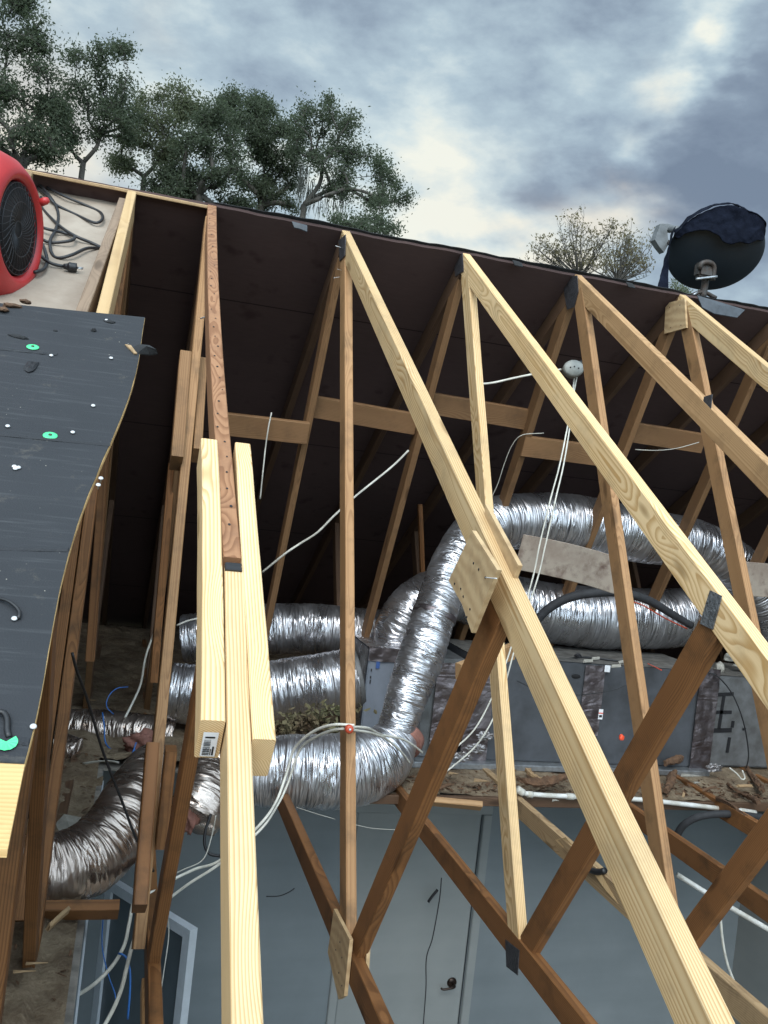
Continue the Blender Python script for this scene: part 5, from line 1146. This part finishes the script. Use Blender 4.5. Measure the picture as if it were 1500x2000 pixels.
def twiggy_skeleton(base, fork, lobes, rr, twigs, tr):
    """many thin upright stems fanning out of one short trunk"""
    tubes = [([base, base.lerp(fork, .6), fork], [tr*1.5, tr*1.1, tr])]; clumps = []
    for (c, r) in lobes:
        for _ in range(max(2, twigs//12)):
            tip = c+Vector((rr.uniform(-1, 1)*r[0]*1.2, rr.uniform(-.5, .5), rr.uniform(-.8, 1)*r[1]*1.3)); d = tip-fork
            m1 = fork+Vector((d.x*.45+rr.uniform(-.1, .1), d.y*.5, d.z*.40)); m2 = fork+Vector((d.x*.80+rr.uniform(-.08, .08), d.y*.8, d.z*.72))
            tubes.append(([fork, m1, m2, tip], [tr*.5, tr*.3, tr*.18, tr*.06]))
            for _ in range(7):
                p = (m1.lerp(m2, rr.random()) if rr.random() < .5 else m2.lerp(tip, rr.random())); e = p+Vector((rr.uniform(-.22, .22), rr.uniform(-.2, .2), rr.uniform(.08, .34)))
                tubes.append(([p, p.lerp(e, .5)+Vector((rr.uniform(-.03, .03), 0, -.02)), e], [tr*.13, tr*.10, tr*.05])); clumps.append(e)
    return tubes, clumps
def multi_tube(tubes, seg=5):
    V = []; F = []
    for P, R in tubes:
        C = catmull(P, max(.08, (P[-1]-P[0]).length/7)); b0 = len(V); n = len(C)
        for i, (p, t) in enumerate(C):
            k = min(int(t), len(R)-2); r = R[k]+(R[k+1]-R[k])*(t-k); tn = (C[min(i+1, n-1)][0]-C[max(i-1, 0)][0]).normalized(); n1 = tn.orthogonal().normalized(); n2 = tn.cross(n1)
            for j in range(seg): a = 2*math.pi*j/seg; V.append(p+(n1*math.cos(a)+n2*math.sin(a))*r)
        for i in range(n-1):
            for j in range(seg): k = (j+1) % seg; F.append((b0+i*seg+j, b0+i*seg+k, b0+(i+1)*seg+k, b0+(i+1)*seg+j))
    return V, F
def leaves(name, clumps, n, spread, size, mat, parent, seed):
    r = np.random.default_rng(seed); C = np.array([tuple(c) for c in clumps]); k = len(C)
    idx = r.integers(0, k, n); sc = r.uniform(.5, 1.3, k)[idx]
    P = C[idx]+r.normal(0, 1, (n, 3))*spread*sc[:, None]*np.array([1, 1, .8])
    a = r.normal(0, 1, (n, 3)); a /= np.linalg.norm(a, axis=1)[:, None]; b = r.normal(0, 1, (n, 3)); b -= (a*b).sum(1)[:, None]*a; b /= np.linalg.norm(b, axis=1)[:, None]
    s = r.uniform(.6, 1.3, n)[:, None]*size; c = np.cross(a, b)
    v = np.stack([P-a*s, P+b*s*.42+c*s*.1, P+a*s, P-b*s*.42+c*s*.1], 1).reshape(-1, 3)
    me = bpy.data.meshes.new(name); me.vertices.add(4*n); me.vertices.foreach_set('co', v.ravel()); me.loops.add(4*n); me.loops.foreach_set('vertex_index', np.arange(4*n)); me.polygons.add(n)
    me.polygons.foreach_set('loop_start', np.arange(0, 4*n, 4)); me.polygons.foreach_set('loop_total', np.full(n, 4)); me.update()
    return link(name, me, mat, parent)
def tree(label, Y, base_px, fork_px, lobes, n, seed, size=.034, spread=.12, tr=.14, twigs=22, mat='leaf', name='oak_tree', moss=None):
    rr = random.Random(seed); fk = aY(*fork_px, Y); bs = aY(*base_px, Y); bs = Vector((bs.x, Y, -2.8))
    L0 = []
    for (x, y, rx, ry) in lobes:      # break every bough into uneven smaller sprays
        for _ in range(4 if rx > 24 else 2):
            a = rr.uniform(0, 6.28); q = rr.uniform(.25, .85); k = rr.uniform(.34, .58); L0.append((x+math.cos(a)*rx*q, y+math.sin(a)*ry*q, rx*k, ry*k))
    lobes = L0; twigs = max(5, int(twigs*.42))
    dpx = (fk-Vector(CP)).length/FPX; L = [(aY(x, y, Y+rr.uniform(-.5, .5)), (rx*dpx, ry*dpx)) for x, y, rx, ry in lobes]
    t = empty(name, bs, label, 'tree', 'trees behind the house')
    tubes, cl = (twiggy_skeleton if name == 'bare_tree' else tree_skeleton)(bs, fk, L, rr, twigs, tr); V, F = multi_tube(tubes)
    c = V[0].copy(); mesh_obj('trunk', [v-c for v in V], F, 'bark', t, True, Matrix.Translation(c))
    leaves('crown', cl, int(n*1.5), spread, size, mat, t, seed)
    for (mx, my, w_, ln, k) in (moss or []):
            mt = []
            for _ in range(k):
                p = aY(mx+rr.gauss(0, w_*1.2), my+rr.gauss(0, 14), Y+rr.uniform(-.3, .3)); l_ = ln*dpx*rr.uniform(.15, .8)
                mt.append(([p, p+Vector((rr.uniform(-.03, .03), 0, -l_*.5)), p+Vector((rr.uniform(-.04, .04), 0, -l_))], [.009, .006, .0015]))
            V, F = multi_tube(mt, 4); c = V[0].copy(); mesh_obj('hanging_moss', [v-c for v in V], F, 'moss', t, True, Matrix.Translation(c))
    return t
tree('tallest leafy tree at the upper left corner', 13.5, (60, 420), (45, 330), [(20, 45, 70, 45), (60, 100, 55, 55), (0, 140, 60, 60), (75, 175, 55, 50), (20, 220, 60, 50), (85, 250, 45, 45), (10, 290, 60, 40), (100, 300, 35, 30), (50, 10, 45, 30), (-40, 80, 60, 80), (110, 215, 25, 20)], 15000, 1)
tree('airy tree with twiggy top, second from the left', 14.5, (165, 460), (163, 318), [(160, 125, 42, 40), (205, 95, 22, 22), (240, 95, 10, 14), (165, 170, 50, 38), (215, 180, 45, 40), (150, 220, 45, 38), (205, 240, 42, 30), (240, 215, 30, 35), (130, 260, 25, 25), (250, 250, 18, 22)], 8500, 2, twigs=17, tr=.10)
tree('broad tree with a forked dark trunk, left of the dense clump', 16.0, (285, 470), (282, 345), [(300, 205, 50, 40), (340, 190, 38, 28), (270, 240, 35, 35), (330, 245, 50, 40), (300, 290, 45, 20), (370, 235, 40, 40), (250, 262, 22, 20), (235, 320, 30, 22), (330, 310, 32, 26)], 11000, 3, mat='leaf2', tr=.10)
tree('dense dark green tree in the middle of the clump', 15.0, (390, 480), (390, 380), [(400, 225, 50, 35), (440, 250, 50, 45), (380, 290, 55, 45), (430, 310, 55, 45), (350, 340, 45, 38), (400, 360, 60, 40), (460, 370, 50, 45), (330, 385, 35, 25), (450, 410, 60, 30), (330, 350, 40, 35)], 18000, 4)
tree('tall rounded tree right of the dense dark one', 16.0, (510, 480), (510, 400), [(475, 205, 38, 24), (515, 205, 26, 18), (480, 240, 45, 35), (515, 255, 42, 38), (540, 290, 38, 35), (490, 300, 52, 42), (545, 340, 42, 38), (495, 355, 52, 38), (530, 395, 48, 33), (560, 250, 14, 16), (440, 212, 14, 12)], 17000, 5)
tree('separate tree hung with moss, standing alone beside the bright sky', 14.5, (590, 520), (594, 400), [(640, 205, 18, 20), (600, 235, 34, 32), (640, 250, 38, 35), (688, 240, 28, 28), (590, 280, 28, 30), (655, 290, 45, 32), (705, 300, 38, 30), (610, 320, 26, 32), (740, 330, 32, 26), (770, 355, 22, 16), (690, 350, 50, 26), (785, 388, 18, 16), (740, 385, 28, 22), (660, 375, 26, 16)], 10500, 6, twigs=16, tr=.11,
     moss=[(592, 345, 5, 75, 60), (606, 372, 5, 55, 40), (645, 392, 14, 38, 70), (668, 396, 6, 30, 30)])
tree('small leafy sapling just above the ridge right of the mossy tree', 13.0, (690, 540), (700, 470), [(655, 425, 18, 14), (690, 435, 30, 18), (730, 430, 28, 18), (765, 448, 16, 12), (745, 405, 18, 16), (720, 455, 40, 10)], 2600, 7, twigs=8, tr=.05)
tree('thin almost leafless tree behind the ridge at centre right', 20.0, (1130, 640), (1130, 545), [(1120, 440, 40, 26), (1090, 465, 45, 35), (1060, 490, 28, 24), (1150, 455, 40, 30), (1120, 500, 55, 30), (1170, 500, 40, 35), (1040, 505, 18, 16)], 1100, 8, size=.045, spread=.09, twigs=64, tr=.05, mat='leafdry', name='bare_tree')
tree('thin tree with a few brown leaves, left of the satellite dish', 19.0, (1205, 640), (1205, 552), [(1200, 455, 35, 22), (1235, 465, 34, 28), (1260, 490, 28, 28), (1225, 505, 45, 28), (1190, 520, 40, 20), (1262, 530, 26, 16)], 1000, 9, size=.045, spread=.09, twigs=60, tr=.045, mat='leafdry', name='bare_tree')
tree('little bush top showing beneath the satellite dish', 17.0, (1330, 640), (1330, 585), [(1325, 560, 14, 10), (1340, 570, 14, 8)], 500, 10, twigs=6, tr=.03, mat='leaf2')
